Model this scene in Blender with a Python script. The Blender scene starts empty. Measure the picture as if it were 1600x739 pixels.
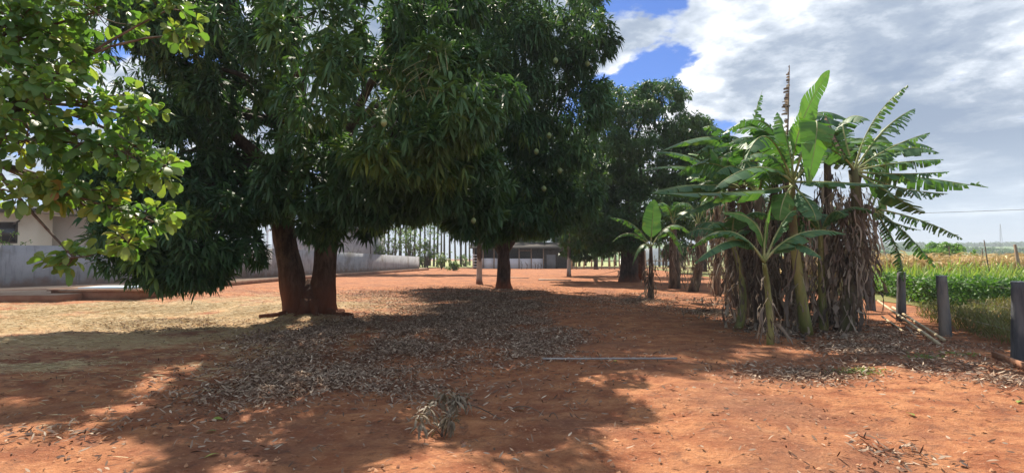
import bpy, math, random
import numpy as np
from mathutils import Vector
S = bpy.context.scene
COL = S.collection
R = math.radians
rng = np.random.default_rng(7)
random.seed(7)

# ------------------------------------------------------------ camera, sky, sun, exposure
F, CX, CY, CAMH = 850.0, 800.0, 369.5, 1.6
TH = math.atan(34.5/F)
cam_d = bpy.data.cameras.new('camera'); cam = bpy.data.objects.new('camera', cam_d); COL.objects.link(cam)
cam.location = (0, 0, CAMH); cam.rotation_euler = (R(90)+TH, 0, 0)
cam_d.sensor_width = 36; cam_d.lens = F/1600*36; cam_d.clip_end = 6000; cam_d.clip_start = .05
S.camera = cam
SUN_AZ, SUN_EL = R(-18), R(48)          # azimuth measured from +Y towards +X
sunv = Vector((math.sin(SUN_AZ)*math.cos(SUN_EL), math.cos(SUN_AZ)*math.cos(SUN_EL), math.sin(SUN_EL)))
sd = bpy.data.lights.new('sun', 'SUN'); so = bpy.data.objects.new('sun', sd); COL.objects.link(so)
so.rotation_euler = sunv.to_track_quat('Z', 'Y').to_euler(); so.location = (0, 0, 40)
sd.energy = 5.0; sd.angle = R(.6); sd.color = (1, .90, .76)
W = bpy.data.worlds.new('World'); S.world = W; W.use_nodes = True
nt = W.node_tree; nt.nodes.clear()
def N(nt, t, **k):
    n = nt.nodes.new(t)
    for a, b in k.items():
        if a == 'inp':
            for i, v in b.items(): n.inputs[i].default_value = v
        else: setattr(n, a, b)
    return n
def math_n(nt, op, a, b=None, clamp=False):
    n = nt.nodes.new('ShaderNodeMath'); n.operation = op; n.use_clamp = clamp
    for i, v in enumerate((a, b)):
        if v is None: continue
        if isinstance(v, (int, float)): n.inputs[i].default_value = v
        else: nt.links.new(v, n.inputs[i])
    return n.outputs[0]
def maprange(nt, v, a, b, c=0., d=1., smooth=True):
    n = nt.nodes.new('ShaderNodeMapRange'); n.interpolation_type = 'SMOOTHSTEP' if smooth else 'LINEAR'
    nt.links.new(v, n.inputs[0])
    for i, q in enumerate((a, b, c, d)): n.inputs[i+1].default_value = q
    return n.outputs[0]
def mixc(nt, f, a, b, bt='MIX'):
    n = nt.nodes.new('ShaderNodeMix'); n.data_type = 'RGBA'; n.blend_type = bt
    for s, v in ((n.inputs[0], f), (n.inputs[6], a), (n.inputs[7], b)):
        if isinstance(v, (int, float)): s.default_value = v
        elif isinstance(v, tuple): s.default_value = (*v, 1) if len(v) == 3 else v
        else: nt.links.new(v, s)
    return n.outputs[2]
def noise(nt, vec, scale, detail=4., rough=.55, dist=0.):
    n = nt.nodes.new('ShaderNodeTexNoise'); n.inputs['Scale'].default_value = scale
    n.inputs['Detail'].default_value = detail; n.inputs['Roughness'].default_value = rough; n.inputs['Distortion'].default_value = dist
    if vec is not None: nt.links.new(vec, n.inputs['Vector'])
    return n.outputs[0]
sky = N(nt, 'ShaderNodeTexSky', sky_type='NISHITA', sun_disc=False, sun_elevation=SUN_EL, sun_rotation=SUN_AZ,
        altitude=800, air_density=1.0, dust_density=.6, ozone_density=1.4)
tc = N(nt, 'ShaderNodeTexCoord'); sep = N(nt, 'ShaderNodeSeparateXYZ'); nt.links.new(tc.outputs['Generated'], sep.inputs[0])
zz = math_n(nt, 'ADD', math_n(nt, 'MAXIMUM', sep.outputs[2], 0.), .17)
cmb = N(nt, 'ShaderNodeCombineXYZ')
nt.links.new(math_n(nt, 'DIVIDE', sep.outputs[0], zz), cmb.inputs[0])
nt.links.new(math_n(nt, 'DIVIDE', sep.outputs[1], zz), cmb.inputs[1])
cmb.inputs[2].default_value = 3.1
mp = N(nt, 'ShaderNodeMapping'); nt.links.new(cmb.outputs[0], mp.inputs[0])
mp.inputs['Rotation'].default_value = (0, 0, R(-20)); mp.inputs['Location'].default_value = (7.9, 1.7, 0); mp.inputs['Scale'].default_value = (1, 1, 1)
n1 = noise(nt, mp.outputs[0], 1.15, 10, .60, .1)
n2 = noise(nt, mp.outputs[0], 2.3, 7, .6, .2)
mp2 = N(nt, 'ShaderNodeMapping'); nt.links.new(mp.outputs[0], mp2.inputs[0]); mp2.inputs['Location'].default_value = (-.10, .16, .05)
n1b = noise(nt, mp2.outputs[0], 1.15, 10, .60, .1)
def toward(px, py, r0, r1):            # 1 near a direction of the sky, 0 away from it
    u, v = (px-800)/850, (369.5-py)/850
    d = Vector((u, math.cos(TH)-v*math.sin(TH), math.sin(TH)+v*math.cos(TH))).normalized()
    vd = N(nt, 'ShaderNodeVectorMath', operation='DOT_PRODUCT'); nt.links.new(tc.outputs['Generated'], vd.inputs[0]); vd.inputs[1].default_value = d
    return maprange(nt, vd.outputs['Value'], math.cos(R(r1)), math.cos(R(r0)))
hole = math_n(nt, 'MAXIMUM', math_n(nt, 'MAXIMUM', toward(985, 15, 1, 7), toward(1040, 120, .5, 5)), math_n(nt, 'MULTIPLY', toward(1125, 195, .2, 3.0), .9))
hole = math_n(nt, 'MAXIMUM', hole, math_n(nt, 'MULTIPLY', toward(905, 100, .5, 5), .35))
n3 = noise(nt, mp.outputs[0], 5.5, 6, .6, .1)
dens = math_n(nt, 'ADD', math_n(nt, 'ADD', n1, math_n(nt, 'MULTIPLY', math_n(nt, 'SUBTRACT', n2, .5), .5)), .085)
dens = math_n(nt, 'SUBTRACT', dens, math_n(nt, 'MULTIPLY', hole, .18))
dens = math_n(nt, 'ADD', dens, math_n(nt, 'MULTIPLY', toward(1420, 140, 8, 24), .07))
mask = maprange(nt, dens, .44, .50)
edge = math_n(nt, 'ADD', math_n(nt, 'ADD', n1b, math_n(nt, 'MULTIPLY', math_n(nt, 'SUBTRACT', n2, .5), .55)), math_n(nt, 'MULTIPLY', math_n(nt, 'SUBTRACT', n3, .5), .30))
edge = math_n(nt, 'SUBTRACT', edge, math_n(nt, 'MULTIPLY', toward(1060, 110, 4, 17), .07))
edge = math_n(nt, 'ADD', edge, math_n(nt, 'MULTIPLY', toward(1420, 120, 4, 22), .02))
cr_ = nt.nodes.new('ShaderNodeValToRGB'); e_ = cr_.color_ramp.elements; e_[0].position = .36; e_[0].color = (.80, .81, .83, 1); e_[1].position = .62; e_[1].color = (.18, .235, .33, 1)
m_ = e_.new(.44); m_.color = (.47, .515, .58, 1); m_ = e_.new(.52); m_.color = (.27, .32, .40, 1); nt.links.new(edge, cr_.inputs[0])
ccol = mixc(nt, 1., cr_.outputs[0], (9., 9., 9.), 'MULTIPLY')
skc = mixc(nt, 1., sky.outputs[0], (.25, .41, .74), 'MULTIPLY')
hz = maprange(nt, sep.outputs[2], .0, .20, .95, 0.)
pre = mixc(nt, mask, skc, ccol)
fin = mixc(nt, hz, pre, (3.8, 4.6, 5.5))
bg = N(nt, 'ShaderNodeBackground'); bg.inputs[1].default_value = .10
nt.links.new(fin, bg.inputs[0]); wo = N(nt, 'ShaderNodeOutputWorld'); nt.links.new(bg.outputs[0], wo.inputs[0])
S.view_settings.view_transform = 'Standard'; S.view_settings.look = 'None'; S.view_settings.gamma = 1
S.view_settings.use_curve_mapping = False; S.view_settings.exposure = .94
S.render.engine = 'CYCLES'
S.cycles.max_bounces = 8; S.cycles.diffuse_bounces = 4; S.cycles.transmission_bounces = 4; S.cycles.transparent_max_bounces = 6

# ------------------------------------------------------------ geometry helpers
def P(px, py, D):
    u, v = (px-CX)/F, (CY-py)/F
    y = math.cos(TH)-v*math.sin(TH); z = math.sin(TH)+v*math.cos(TH)
    k = D/y
    return np.array((u*k, D, CAMH+z*k))
def G(px, py, z=0.):
    u, v = (px-CX)/F, (CY-py)/F
    y = math.cos(TH)-v*math.sin(TH); q = math.sin(TH)+v*math.cos(TH)
    t = (z-CAMH)/q
    return np.array((u*t, y*t, z))
_tab = np.random.default_rng(3).random((256, 256))
def vn(x, y, s=1., o=0):
    x = np.asarray(x, float)*s+o*17.3+1000; y = np.asarray(y, float)*s+o*9.1+1000
    xi = np.floor(x).astype(int); yi = np.floor(y).astype(int); fx = x-xi; fy = y-yi
    fx = fx*fx*(3-2*fx); fy = fy*fy*(3-2*fy)
    a = _tab[xi & 255, yi & 255]; b = _tab[(xi+1) & 255, yi & 255]; c = _tab[xi & 255, (yi+1) & 255]; d = _tab[(xi+1) & 255, (yi+1) & 255]
    return (a*(1-fx)+b*fx)*(1-fy)+(c*(1-fx)+d*fx)*fy
def fbm(x, y, s, o=0, n=4):
    t = 0; a = .5; w = 0
    for i in range(n):
        t = t+a*vn(x, y, s, o+i*3); w += a; a *= .5; s *= 2.03
    return t/w
def fence_x(y): return 7.85+(y-8.45)*.389
def ground_h(x, y):
    x = np.asarray(x, float); y = np.asarray(y, float)
    near = np.clip((42-y)/14, 0, 1)*np.clip((fence_x(y)+1-x)/1.5, 0, 1)*np.clip((x+15.5)/2, 0, 1)
    h = .20*(fbm(x, y, .28, 0, 3)-.5)+.11*(fbm(x, y, 1.1, 5, 4)-.5)+.075*(fbm(x, y, 4.5, 8, 4)-.5)
    h = h+.10*np.exp(-((x+5.4)**2+(y-14.9)**2)/1.6)
    h = h-.05*np.exp(-((y-8.3+.1*x)/.9)**2)*(x > -9)*(x < 0)
    return h*near
def new_mesh(name, verts, faces, mats, parent=None, smooth=False, attr=None, matidx=None, uniform=None):
    """verts Nx3 array, faces list or (M,k) array"""
    me = bpy.data.meshes.new(name)
    verts = np.asarray(verts, np.float32).reshape(-1, 3)
    me.vertices.add(len(verts)); me.vertices.foreach_set('co', verts.ravel())
    if isinstance(faces, np.ndarray):
        M, k = faces.shape; tot = np.full(M, k, np.int32); idx = faces.astype(np.int32).ravel()
    else:
        tot = np.array([len(f) for f in faces], np.int32); idx = np.array([i for f in faces for i in f], np.int32)
        M = len(tot)
    st = np.concatenate(([0], np.cumsum(tot)[:-1])).astype(np.int32)
    me.loops.add(len(idx)); me.loops.foreach_set('vertex_index', idx)
    me.polygons.add(M); me.polygons.foreach_set('loop_start', st); me.polygons.foreach_set('loop_total', tot)
    if smooth: me.polygons.foreach_set('use_smooth', np.ones(M, bool))
    if matidx is not None: me.polygons.foreach_set('material_index', np.asarray(matidx, np.int32))
    for m in (mats if isinstance(mats, (list, tuple)) else [mats]): me.materials.append(m)
    me.update(calc_edges=True)
    if attr is not None:
        for k, v in attr.items():
            a = me.attributes.new(k, 'FLOAT', 'POINT'); a.data.foreach_set('value', np.asarray(v, np.float32))
    ob = bpy.data.objects.new(name, me); COL.objects.link(ob)
    if parent is not None:
        ob.parent = parent; ob.matrix_parent_inverse = parent.matrix_world.inverted() if False else ob.matrix_parent_inverse
        ob.location = -Vector(parent['_o']) if '_o' in parent else (0, 0, 0)
    return ob
def tag(o, label=None, cat=None, group=None, kind=None):
    if label: o['label'] = label
    if cat: o['category'] = cat
    if group: o['group'] = group
    if kind: o['kind'] = kind
    return o
ROOTS = []
def thing(name, loc, label, cat, group=None):
    o = bpy.data.objects.new(name, None); COL.objects.link(o); o.empty_display_size = .3
    o.location = loc; o['_o'] = [float(q) for q in loc]; ROOTS.append(o)
    return tag(o, label, cat, group)
class MB:
    def __init__(s): s.v = []; s.f = []; s.m = []; s.n = 0; s.a = []
    def add(s, v, f, m=0, a=0.):
        v = np.asarray(v, float).reshape(-1, 3); s.v.append(v); s.f += [tuple(int(i)+s.n for i in q) for q in f]; s.m += [m]*len(f)
        s.n += len(v); s.a.append(np.full(len(v), a))
    def box(s, x0, x1, y0, y1, z0, z1, m=0, rot=0., piv=None):
        v = np.array([(x, y, z) for z in (z0, z1) for y in (y0, y1) for x in (x0, x1)], float)
        if rot:
            c = np.array(piv if piv is not None else ((x0+x1)/2, (y0+y1)/2)); q = v[:, :2]-c
            cs, sn = math.cos(rot), math.sin(rot); v[:, 0] = c[0]+q[:, 0]*cs-q[:, 1]*sn; v[:, 1] = c[1]+q[:, 0]*sn+q[:, 1]*cs
        s.add(v, [(0, 2, 3, 1), (4, 5, 7, 6), (0, 1, 5, 4), (1, 3, 7, 5), (3, 2, 6, 7), (2, 0, 4, 6)], m)
    def tube(s, pts, rad, sides=6, m=0, cap=True, wob=0., seed=0, a=0.):
        pts = np.asarray(pts, float); n = len(pts); rad = np.broadcast_to(rad, (n,)) if np.ndim(rad) else np.full(n, rad)
        T = np.gradient(pts, axis=0); T /= np.linalg.norm(T, axis=1)[:, None]+1e-9
        ref = np.array((1., 0, 0)) if abs(T[0][0]) < .8 else np.array((0, 1., 0))
        ang = np.arange(sides)/sides*2*math.pi; V = []
        for i in range(n):
            A = np.cross(T[i], ref); A /= np.linalg.norm(A); B = np.cross(T[i], A); ref = -np.cross(T[i], A) if False else ref
            r = rad[i]*np.ones(sides)
            if wob: r = r*(1+wob*(2*vn(np.cos(ang)*1.6+seed, np.sin(ang)*1.6+i*.22, 1.5, seed)-1))
            V.append(pts[i]+np.cos(ang)[:, None]*A*r[:, None]+np.sin(ang)[:, None]*B*r[:, None])
        V = np.concatenate(V); Fc = []
        for i in range(n-1):
            for j in range(sides):
                k = (j+1) % sides; Fc.append((i*sides+j, i*sides+k, (i+1)*sides+k, (i+1)*sides+j))
        if cap: Fc.append(tuple(range(sides))[::-1]); Fc.append(tuple((n-1)*sides+j for j in range(sides)))
        s.add(V, Fc, m, a)
    def build(s, name, mats, parent=None, smooth=False):
        return new_mesh(name, np.concatenate(s.v), s.f, mats, parent, smooth, {'v': np.concatenate(s.a)}, s.m)
def nrm(a): return a/(np.linalg.norm(a, axis=-1, keepdims=True)+1e-9)
def bez(p0, pm, p2, n):
    p0, pm, p2 = map(np.asarray, (p0, pm, p2)); c = 2*pm-.5*(p0+p2); t = np.linspace(0, 1, n)[:, None]
    return (1-t)**2*p0+2*t*(1-t)*c+t*t*p2

# ------------------------------------------------------------ materials
def mat(name):
    m = bpy.data.materials.new(name); m.use_nodes = True; t = m.node_tree; t.nodes.clear()
    o = t.nodes.new('ShaderNodeOutputMaterial'); p = t.nodes.new('ShaderNodeBsdfPrincipled'); t.links.new(p.outputs[0], o.inputs[0])
    return m, t, p, o
def ramp(t, fac, stops):
    n = t.nodes.new('ShaderNodeValToRGB'); e = n.color_ramp.elements
    while len(e) < len(stops): e.new(.5)
    for i, (q, c) in enumerate(stops): e[i].position = q; e[i].color = (*c, 1)
    t.links.new(fac, n.inputs[0]); return n.outputs[0]
def attr(t, name='v'):
    a = t.nodes.new('ShaderNodeAttribute'); a.attribute_name = name; return a.outputs['Fac']
def bump(t, p, h, strength=.5, dist=.02):
    b = t.nodes.new('ShaderNodeBump'); b.inputs['Strength'].default_value = strength; b.inputs['Distance'].default_value = dist
    t.links.new(h, b.inputs['Height']); t.links.new(b.outputs[0], p.inputs['Normal'])
def leaf_mat(name, stops, transl=.3, rough=.45, tcol=(1.3, 1.5, .6), spec=.5, detail=True):
    m, t, p, o = mat(name)
    c = ramp(t, attr(t), stops)
    p.inputs['Roughness'].default_value = rough; p.inputs['Specular IOR Level'].default_value = spec
    t.links.new(c, p.inputs['Base Color'])
    if transl:
        tr = t.nodes.new('ShaderNodeBsdfTranslucent'); t.links.new(mixc(t, 1., c, tcol, 'MULTIPLY'), tr.inputs[0])
        mx = t.nodes.new('ShaderNodeMixShader'); mx.inputs[0].default_value = transl
        t.links.new(p.outputs[0], mx.inputs[1]); t.links.new(tr.outputs[0], mx.inputs[2]); t.links.new(mx.outputs[0], o.inputs[0])
    return m
def noise_mat(name, c1, c2, scale=3., rough=.85, bs=.4, bd=.01, stretch=(1, 1, 1), detail=6, c3=None, s3=.5, spec=.3):
    m, t, p, o = mat(name)
    g = t.nodes.new('ShaderNodeNewGeometry'); mp = t.nodes.new('ShaderNodeMapping'); mp.inputs['Scale'].default_value = stretch
    t.links.new(g.outputs['Position'], mp.inputs[0])
    n = noise(t, mp.outputs[0], scale, detail, .62)
    c = mixc(t, maprange(t, n, .35, .65), c1, c2)
    if c3: c = mixc(t, maprange(t, noise(t, mp.outputs[0], s3, 4, .6), .5, .68), c, c3)
    t.links.new(c, p.inputs['Base Color']); p.inputs['Roughness'].default_value = rough; p.inputs['Specular IOR Level'].default_value = spec
    if bs: bump(t, p, noise(t, mp.outputs[0], scale*3, 6, .65), bs, bd)
    return m
def bark_mat(name, c1, c2, dirt=(.22, .075, .035), dirt_z=(.2, 1.3), paint=None):
    m, t, p, o = mat(name)
    g = t.nodes.new('ShaderNodeNewGeometry'); mp = t.nodes.new('ShaderNodeMapping'); mp.inputs['Scale'].default_value = (1, 1, .3)
    t.links.new(g.outputs['Position'], mp.inputs[0]); sp = t.nodes.new('ShaderNodeSeparateXYZ'); t.links.new(g.outputs['Position'], sp.inputs[0])
    n = noise(t, mp.outputs[0], 9, 8, .65, .4); c = mixc(t, maprange(t, n, .38, .62), c1, c2)
    n2 = noise(t, mp.outputs[0], 2.2, 5, .6)
    c = mixc(t, maprange(t, n2, .55, .70, 0, .7), c, tuple(min(1, q*1.8) for q in c2))
    zz = math_n(t, 'ADD', sp.outputs[2], math_n(t, 'MULTIPLY', math_n(t, 'SUBTRACT', n2, .5), 1.6))
    if paint: c = mixc(t, maprange(t, zz, paint[1]-.1, paint[1]+.1, .8, 0.), c, paint[0])
    c = mixc(t, maprange(t, zz, dirt_z[0], dirt_z[1], .9, 0.), c, dirt)
    t.links.new(c, p.inputs['Base Color']); p.inputs['Roughness'].default_value = .9; p.inputs['Specular IOR Level'].default_value = .2
    bump(t, p, noise(t, mp.outputs[0], 14, 8, .75, .8), 1., .06)
    return m
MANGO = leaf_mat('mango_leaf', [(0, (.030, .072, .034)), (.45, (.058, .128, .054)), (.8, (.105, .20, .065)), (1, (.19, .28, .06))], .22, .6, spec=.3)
MANGO2 = leaf_mat('far_mango_leaf', [(0, (.035, .085, .026)), (.6, (.065, .14, .038)), (1, (.12, .21, .05))], .28, .5)
CASHEW = leaf_mat('cashew_leaf', [(0, (.07, .17, .055)), (.45, (.14, .26, .07)), (.8, (.29, .35, .09)), (.94, (.40, .36, .09)), (1, (.36, .15, .08))], .42, .52, (1.25, 1.4, .5))
EUCA = leaf_mat('eucalyptus_leaf', [(0, (.05, .10, .035)), (1, (.13, .2, .05))], .35, .5)
BUSH = leaf_mat('bush_leaf', [(0, (.07, .14, .03)), (1, (.18, .27, .06))], .35, .5)
LIME = leaf_mat('bright_leaf', [(0, (.10, .22, .03)), (.6, (.17, .33, .04)), (1, (.26, .36, .07))], .35, .5)
CROP = leaf_mat('crop_leaf', [(0, (.05, .12, .025)), (.6, (.10, .21, .04)), (1, (.22, .34, .06))], .35, .55)
WEED = leaf_mat('weed_blade', [(0, (.10, .10, .035)), (.5, (.19, .16, .07)), (1, (.13, .17, .05))], .3, .7)
STRAW = leaf_mat('straw', [(0, (.26, .17, .08)), (.5, (.52, .40, .20)), (1, (.68, .56, .32))], 0, .75)
CORN = leaf_mat('dry_corn', [(0, (.38, .27, .12)), (.6, (.58, .44, .22)), (.9, (.66, .56, .32)), (1, (.25, .30, .08))], .25, .7, (1.1, 1, .8))
LITTER = leaf_mat('dead_leaf_litter', [(0, (.12, .07, .048)), (.35, (.25, .165, .115)), (.7, (.44, .33, .24)), (1, (.68, .55, .41))], 0, .85, spec=.1)
DEADB = leaf_mat('dead_banana_leaf', [(0, (.075, .055, .042)), (.5, (.21, .16, .118)), (1, (.48, .40, .30))], .15, .75, (1.1, 1, .8))
BARK = bark_mat('mango_bark', (.05, .033, .025), (.115, .078, .056), dirt=(.17, .062, .034), dirt_z=(.0, 1.7))
BARK2 = bark_mat('dark_bark', (.035, .027, .023), (.08, .062, .05), dirt_z=(-.4, .7))
BARKW = bark_mat('whitewashed_bark', (.05, .04, .035), (.12, .10, .08), paint=((.5, .48, .44), 1.6), dirt_z=(.0, .6))
BARKE = bark_mat('eucalyptus_bark', (.06, .048, .04), (.12, .095, .08), dirt_z=(-1, .3))
LIMB = noise_mat('limb_bark', (.035, .028, .022), (.085, .068, .052), 7, .9, .5, .02, (1, 1, .4))
TWIG = noise_mat('twig', (.09, .065, .05), (.2, .15, .11), 8, .9, 0)
FRUIT = noise_mat('mango_skin', (.16, .24, .09), (.24, .30, .12), 6, .4, 0, spec=.5)
def bananamat(name, c1, c2, transl=.4):
    m, t, p, o = mat(name)
    a = attr(t); c = mixc(t, a, c1, c2)
    g = t.nodes.new('ShaderNodeNewGeometry')
    c = mixc(t, maprange(t, noise(t, g.outputs['Position'], 3.5, 3), .55, .8, 0, .5), c, (.30, .34, .08))
    p.inputs['Roughness'].default_value = .5; p.inputs['Specular IOR Level'].default_value = .35
    t.links.new(c, p.inputs['Base Color'])
    bump(t, p, noise(t, g.outputs['Position'], 30, 2), .15, .01)
    tr = t.nodes.new('ShaderNodeBsdfTranslucent'); t.links.new(mixc(t, 1., c, (1.5, 1.7, .5), 'MULTIPLY'), tr.inputs[0])
    mx = t.nodes.new('ShaderNodeMixShader'); mx.inputs[0].default_value = transl
    t.links.new(p.outputs[0], mx.inputs[1]); t.links.new(tr.outputs[0], mx.inputs[2]); t.links.new(mx.outputs[0], o.inputs[0])
    return m
BLEAF = bananamat('banana_leaf_green', (.048, .125, .058), (.105, .215, .088), .25)
BLEAFY = bananamat('banana_leaf_young', (.075, .19, .04), (.12, .26, .055), .32)
BRIB = noise_mat('banana_rib', (.22, .28, .10), (.34, .36, .16), 5, .6, 0)
BSTEMG = noise_mat('banana_stem_green', (.15, .17, .05), (.30, .27, .09), 4, .6, .3, .01, (1, 1, .25), c3=(.16, .10, .06), s3=2.5)
BSTEMB = noise_mat('banana_stem_brown', (.06, .042, .032), (.20, .145, .10), 6, .85, .8, .03, (1, 1, .15), c3=(.11, .11, .045), s3=1.5)
GREYWALL = noise_mat('grey_plaster', (.31, .325, .35), (.38, .395, .42), .9, .85, .15, .005, c3=(.22, .21, .20), s3=.6)
_t = GREYWALL.node_tree; _p = [n for n in _t.nodes if n.type == 'BSDF_PRINCIPLED'][0]; _src = _p.inputs['Base Color'].links[0].from_socket
_g = _t.nodes.new('ShaderNodeNewGeometry'); _s = _t.nodes.new('ShaderNodeSeparateXYZ'); _t.links.new(_g.outputs['Position'], _s.inputs[0])
_m = _t.nodes.new('ShaderNodeMapping'); _m.inputs['Scale'].default_value = (1, 1, .12); _t.links.new(_g.outputs['Position'], _m.inputs[0])
_z = math_n(_t, 'ADD', _s.outputs[2], math_n(_t, 'MULTIPLY', math_n(_t, 'SUBTRACT', noise(_t, _g.outputs['Position'], 2.5, 5), .5), .9))
_c = mixc(_t, maprange(_t, _z, .3, .75, .75, 0.), _src, (.24, .15, .11))
_c = mixc(_t, maprange(_t, noise(_t, _m.outputs[0], 3.5, 5, .6), .52, .68, 0, .55), _c, (.15, .15, .145)); _t.links.new(_c, _p.inputs['Base Color'])
CREAM = noise_mat('cream_plaster', (.84, .78, .64), (.78, .72, .58), .6, .85, .1, .005)
CREAM_SHADED = noise_mat('shaded_cream_plaster', (.46, .42, .36), (.5, .46, .40), .6, .85, .1, .005)  # darker copy of the house plaster, side wall's shade put into the colour
WHITEP = noise_mat('white_plaster', (.78, .81, .86), (.70, .73, .78), .5, .85, .1, .005)
CONC = noise_mat('dusty_concrete', (.38, .26, .18), (.46, .34, .25), 2, .9, .3, .01, c3=(.26, .12, .07), s3=.6)
CONCD = noise_mat('kerb_face', (.24, .12, .075), (.3, .17, .11), 2, .9, .4, .01)
ROOFM = noise_mat('roof_sheet', (.50, .49, .47), (.6, .59, .57), 1, .7, .2, .01)
DARKM = noise_mat('dark_timber', (.05, .042, .036), (.09, .075, .06), 4, .85, .3, .01)
TIMBER = noise_mat('weathered_timber', (.22, .15, .10), (.36, .27, .19), 6, .85, .4, .01, (1, 1, .3))
PLANK = noise_mat('pale_plank', (.55, .44, .33), (.66, .56, .44), 5, .8, .3, .005)
GLASS = noise_mat('dark_window', (.02, .02, .022), (.035, .035, .04), 1, .15, 0, spec=.6)
GREYDOOR = noise_mat('grey_door', (.16, .17, .18), (.2, .21, .22), 1, .6, 0)
BLUE = noise_mat('pale_blue_sheet', (.42, .58, .68), (.52, .66, .74), 3, .5, .1, .005)
POSTM = noise_mat('fence_post_paint', (.06, .066, .076), (.14, .145, .15), 9, .85, .9, .03, (1, 1, .18), c3=(.24, .21, .18), s3=2.6)
POSTTOP = noise_mat('post_top', (.36, .38, .41), (.24, .25, .27), 12, .8, .3, .01)
WIREM = noise_mat('wire', (.12, .12, .12), (.18, .17, .16), 6, .5, 0)
BAMBOO = noise_mat('bamboo', (.46, .36, .22), (.60, .50, .33), 5, .6, .2, .005)
PIPE = noise_mat('grey_pipe', (.28, .25, .24), (.4, .37, .34), 5, .6, 0)
HILLM = noise_mat('hill_green', (.10, .19, .06), (.17, .26, .08), .03, .95, 0, c3=(.09, .13, .05), s3=.01)
FIELDM = noise_mat('field_soil', (.22, .17, .07), (.17, .20, .06), .6, .95, .3, .02)
GRASSF = noise_mat('pale_grass_field', (.28, .32, .12), (.36, .33, .16), .3, .95, .3, .02, c3=(.2, .28, .08), s3=.08)
PLASTIC = noise_mat('white_plastic', (.75, .76, .78), (.68, .7, .74), .5, .6, .1, .01)

# ------------------------------------------------------------ ground
def axis(lo, hi, c, fine, n):
    t = np.linspace(0, 1, n)
    k = 5.2
    def side(d): return d*(np.sinh(k*t)/math.sinh(k)*(1-fine)+fine*t)
    a = c-side(c-lo)[::-1]; b = c+side(hi-c)
    return np.concatenate((a[:-1], b))
xs = axis(-1500, 1500, -1, .012, 320); ys = np.concatenate((axis(-60, 10, 5, .35, 110), 10+(2400-10)*(lambda t: (np.sinh(6*t)/math.sinh(6)*.99+.01*t))(np.linspace(0, 1, 330))[1:]))
XX, YY = np.meshgrid(xs, ys)
x, y = XX.ravel(), YY.ravel()
# (px, py, rx, ry, weight) patches of fallen leaves, in world ellipses around these ground spots
def wpatch(px, py, rx, ry, w):
    c = G(px, py); D = c[1]; a = G(px, py-ry)[1]; b = G(px, py+ry)[1]
    return (c[0], (a+b)/2, rx*D/F, (a-b)/2, w)
LP = [wpatch(470, 522, 85, 20, .75), wpatch(660, 515, 150, 40, 1.), wpatch(520, 565, 130, 45, 1.), wpatch(760, 490, 110, 32, .9), wpatch(840, 540, 70, 32, .8), wpatch(600, 610, 90, 25, .6),
      wpatch(1240, 590, 110, 16, .9), wpatch(1430, 565, 90, 28, 1.), wpatch(1530, 590, 80, 28, 1.), wpatch(1400, 725, 70, 25, 1.3), wpatch(1340, 520, 110, 20, .7), wpatch(1150, 500, 50, 22, .6),
      wpatch(300, 508, 110, 8, .5), wpatch(100, 685, 90, 14, .5), wpatch(440, 715, 80, 12, .6), wpatch(420, 600, 120, 30, .45), wpatch(1010, 470, 90, 10, .5), wpatch(700, 460, 130, 10, .4), wpatch(330, 665, 60, 20, .35)]
SP = [wpatch(160, 510, 300, 46, 1.6), wpatch(60, 575, 120, 16, .8), wpatch(350, 560, 120, 30, .6), wpatch(560, 475, 50, 12, .35), wpatch(30, 490, 180, 20, .8)]
def field(L, x, y, o):
    f = np.zeros_like(x)
    for (cx, cy, rx, ry, w) in L:
        f = np.maximum(f, w*np.exp(-(((x-cx)/rx)**2+((y-cy)/ry)**2)**1.0*1.1))
    return f*np.clip(.1+2.0*(fbm(x, y, .9, o, 4)-.22), 0, 1.3)
hum = field(LP, x, y, 2); stw = field(SP, x, y, 4)
faces = (np.arange(len(ys)-1)[:, None]*len(xs)+np.arange(len(xs)-1)[None, :]).ravel()
fc = np.stack((faces, faces+1, faces+1+len(xs), faces+len(xs)), 1)
gm, t, p, o = mat('red_soil')
g = t.nodes.new('ShaderNodeNewGeometry'); pos = g.outputs['Position']
mp = t.nodes.new('ShaderNodeMapping'); mp.inputs['Rotation'].default_value = (0, 0, R(20)); mp.inputs['Scale'].default_value = (1, 1.35, 1); t.links.new(pos, mp.inputs[0])
nA = noise(t, pos, .55, 6, .6); nB = noise(t, mp.outputs[0], 2.2, 8, .65, .3); nC = noise(t, pos, 22, 6, .7); nD = noise(t, pos, 90, 3, .6)
c = mixc(t, maprange(t, nB, .34, .66), (.28, .10, .048), (.48, .215, .10))
c = mixc(t, maprange(t, nA, .44, .64, 0, .7), c, (.215, .10, .062))
c = mixc(t, maprange(t, nC, .54, .72, 0, .55), c, (.60, .33, .20))
c = mixc(t, maprange(t, nC, .30, .46, .75, 0.), c, (.17, .07, .045))
nE = noise(t, pos, 4.2, 9, .72, .6); c = mixc(t, maprange(t, nE, .53, .64, 0, .6), c, (.155, .075, .05)); c = mixc(t, maprange(t, noise(t, pos, 55, 4, .7), .60, .70, 0, .7), c, (.10, .05, .035))
c = mixc(t, maprange(t, math_n(t, 'ADD', attr(t, 'hum'), math_n(t, 'MULTIPLY', math_n(t, 'SUBTRACT', nC, .5), .8)), .10, .6, 0, .9), c, mixc(t, nC, (.06, .03, .022), (.21, .115, .075)))
c = mixc(t, maprange(t, math_n(t, 'ADD', attr(t, 'stw'), math_n(t, 'MULTIPLY', math_n(t, 'SUBTRACT', nB, .5), 1.)), .10, .60, 0, .85), c, mixc(t, nC, (.42, .28, .15), (.66, .50, .28)))
t.links.new(c, p.inputs['Base Color']); p.inputs['Roughness'].default_value = .95; p.inputs['Specular IOR Level'].default_value = .15
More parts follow.
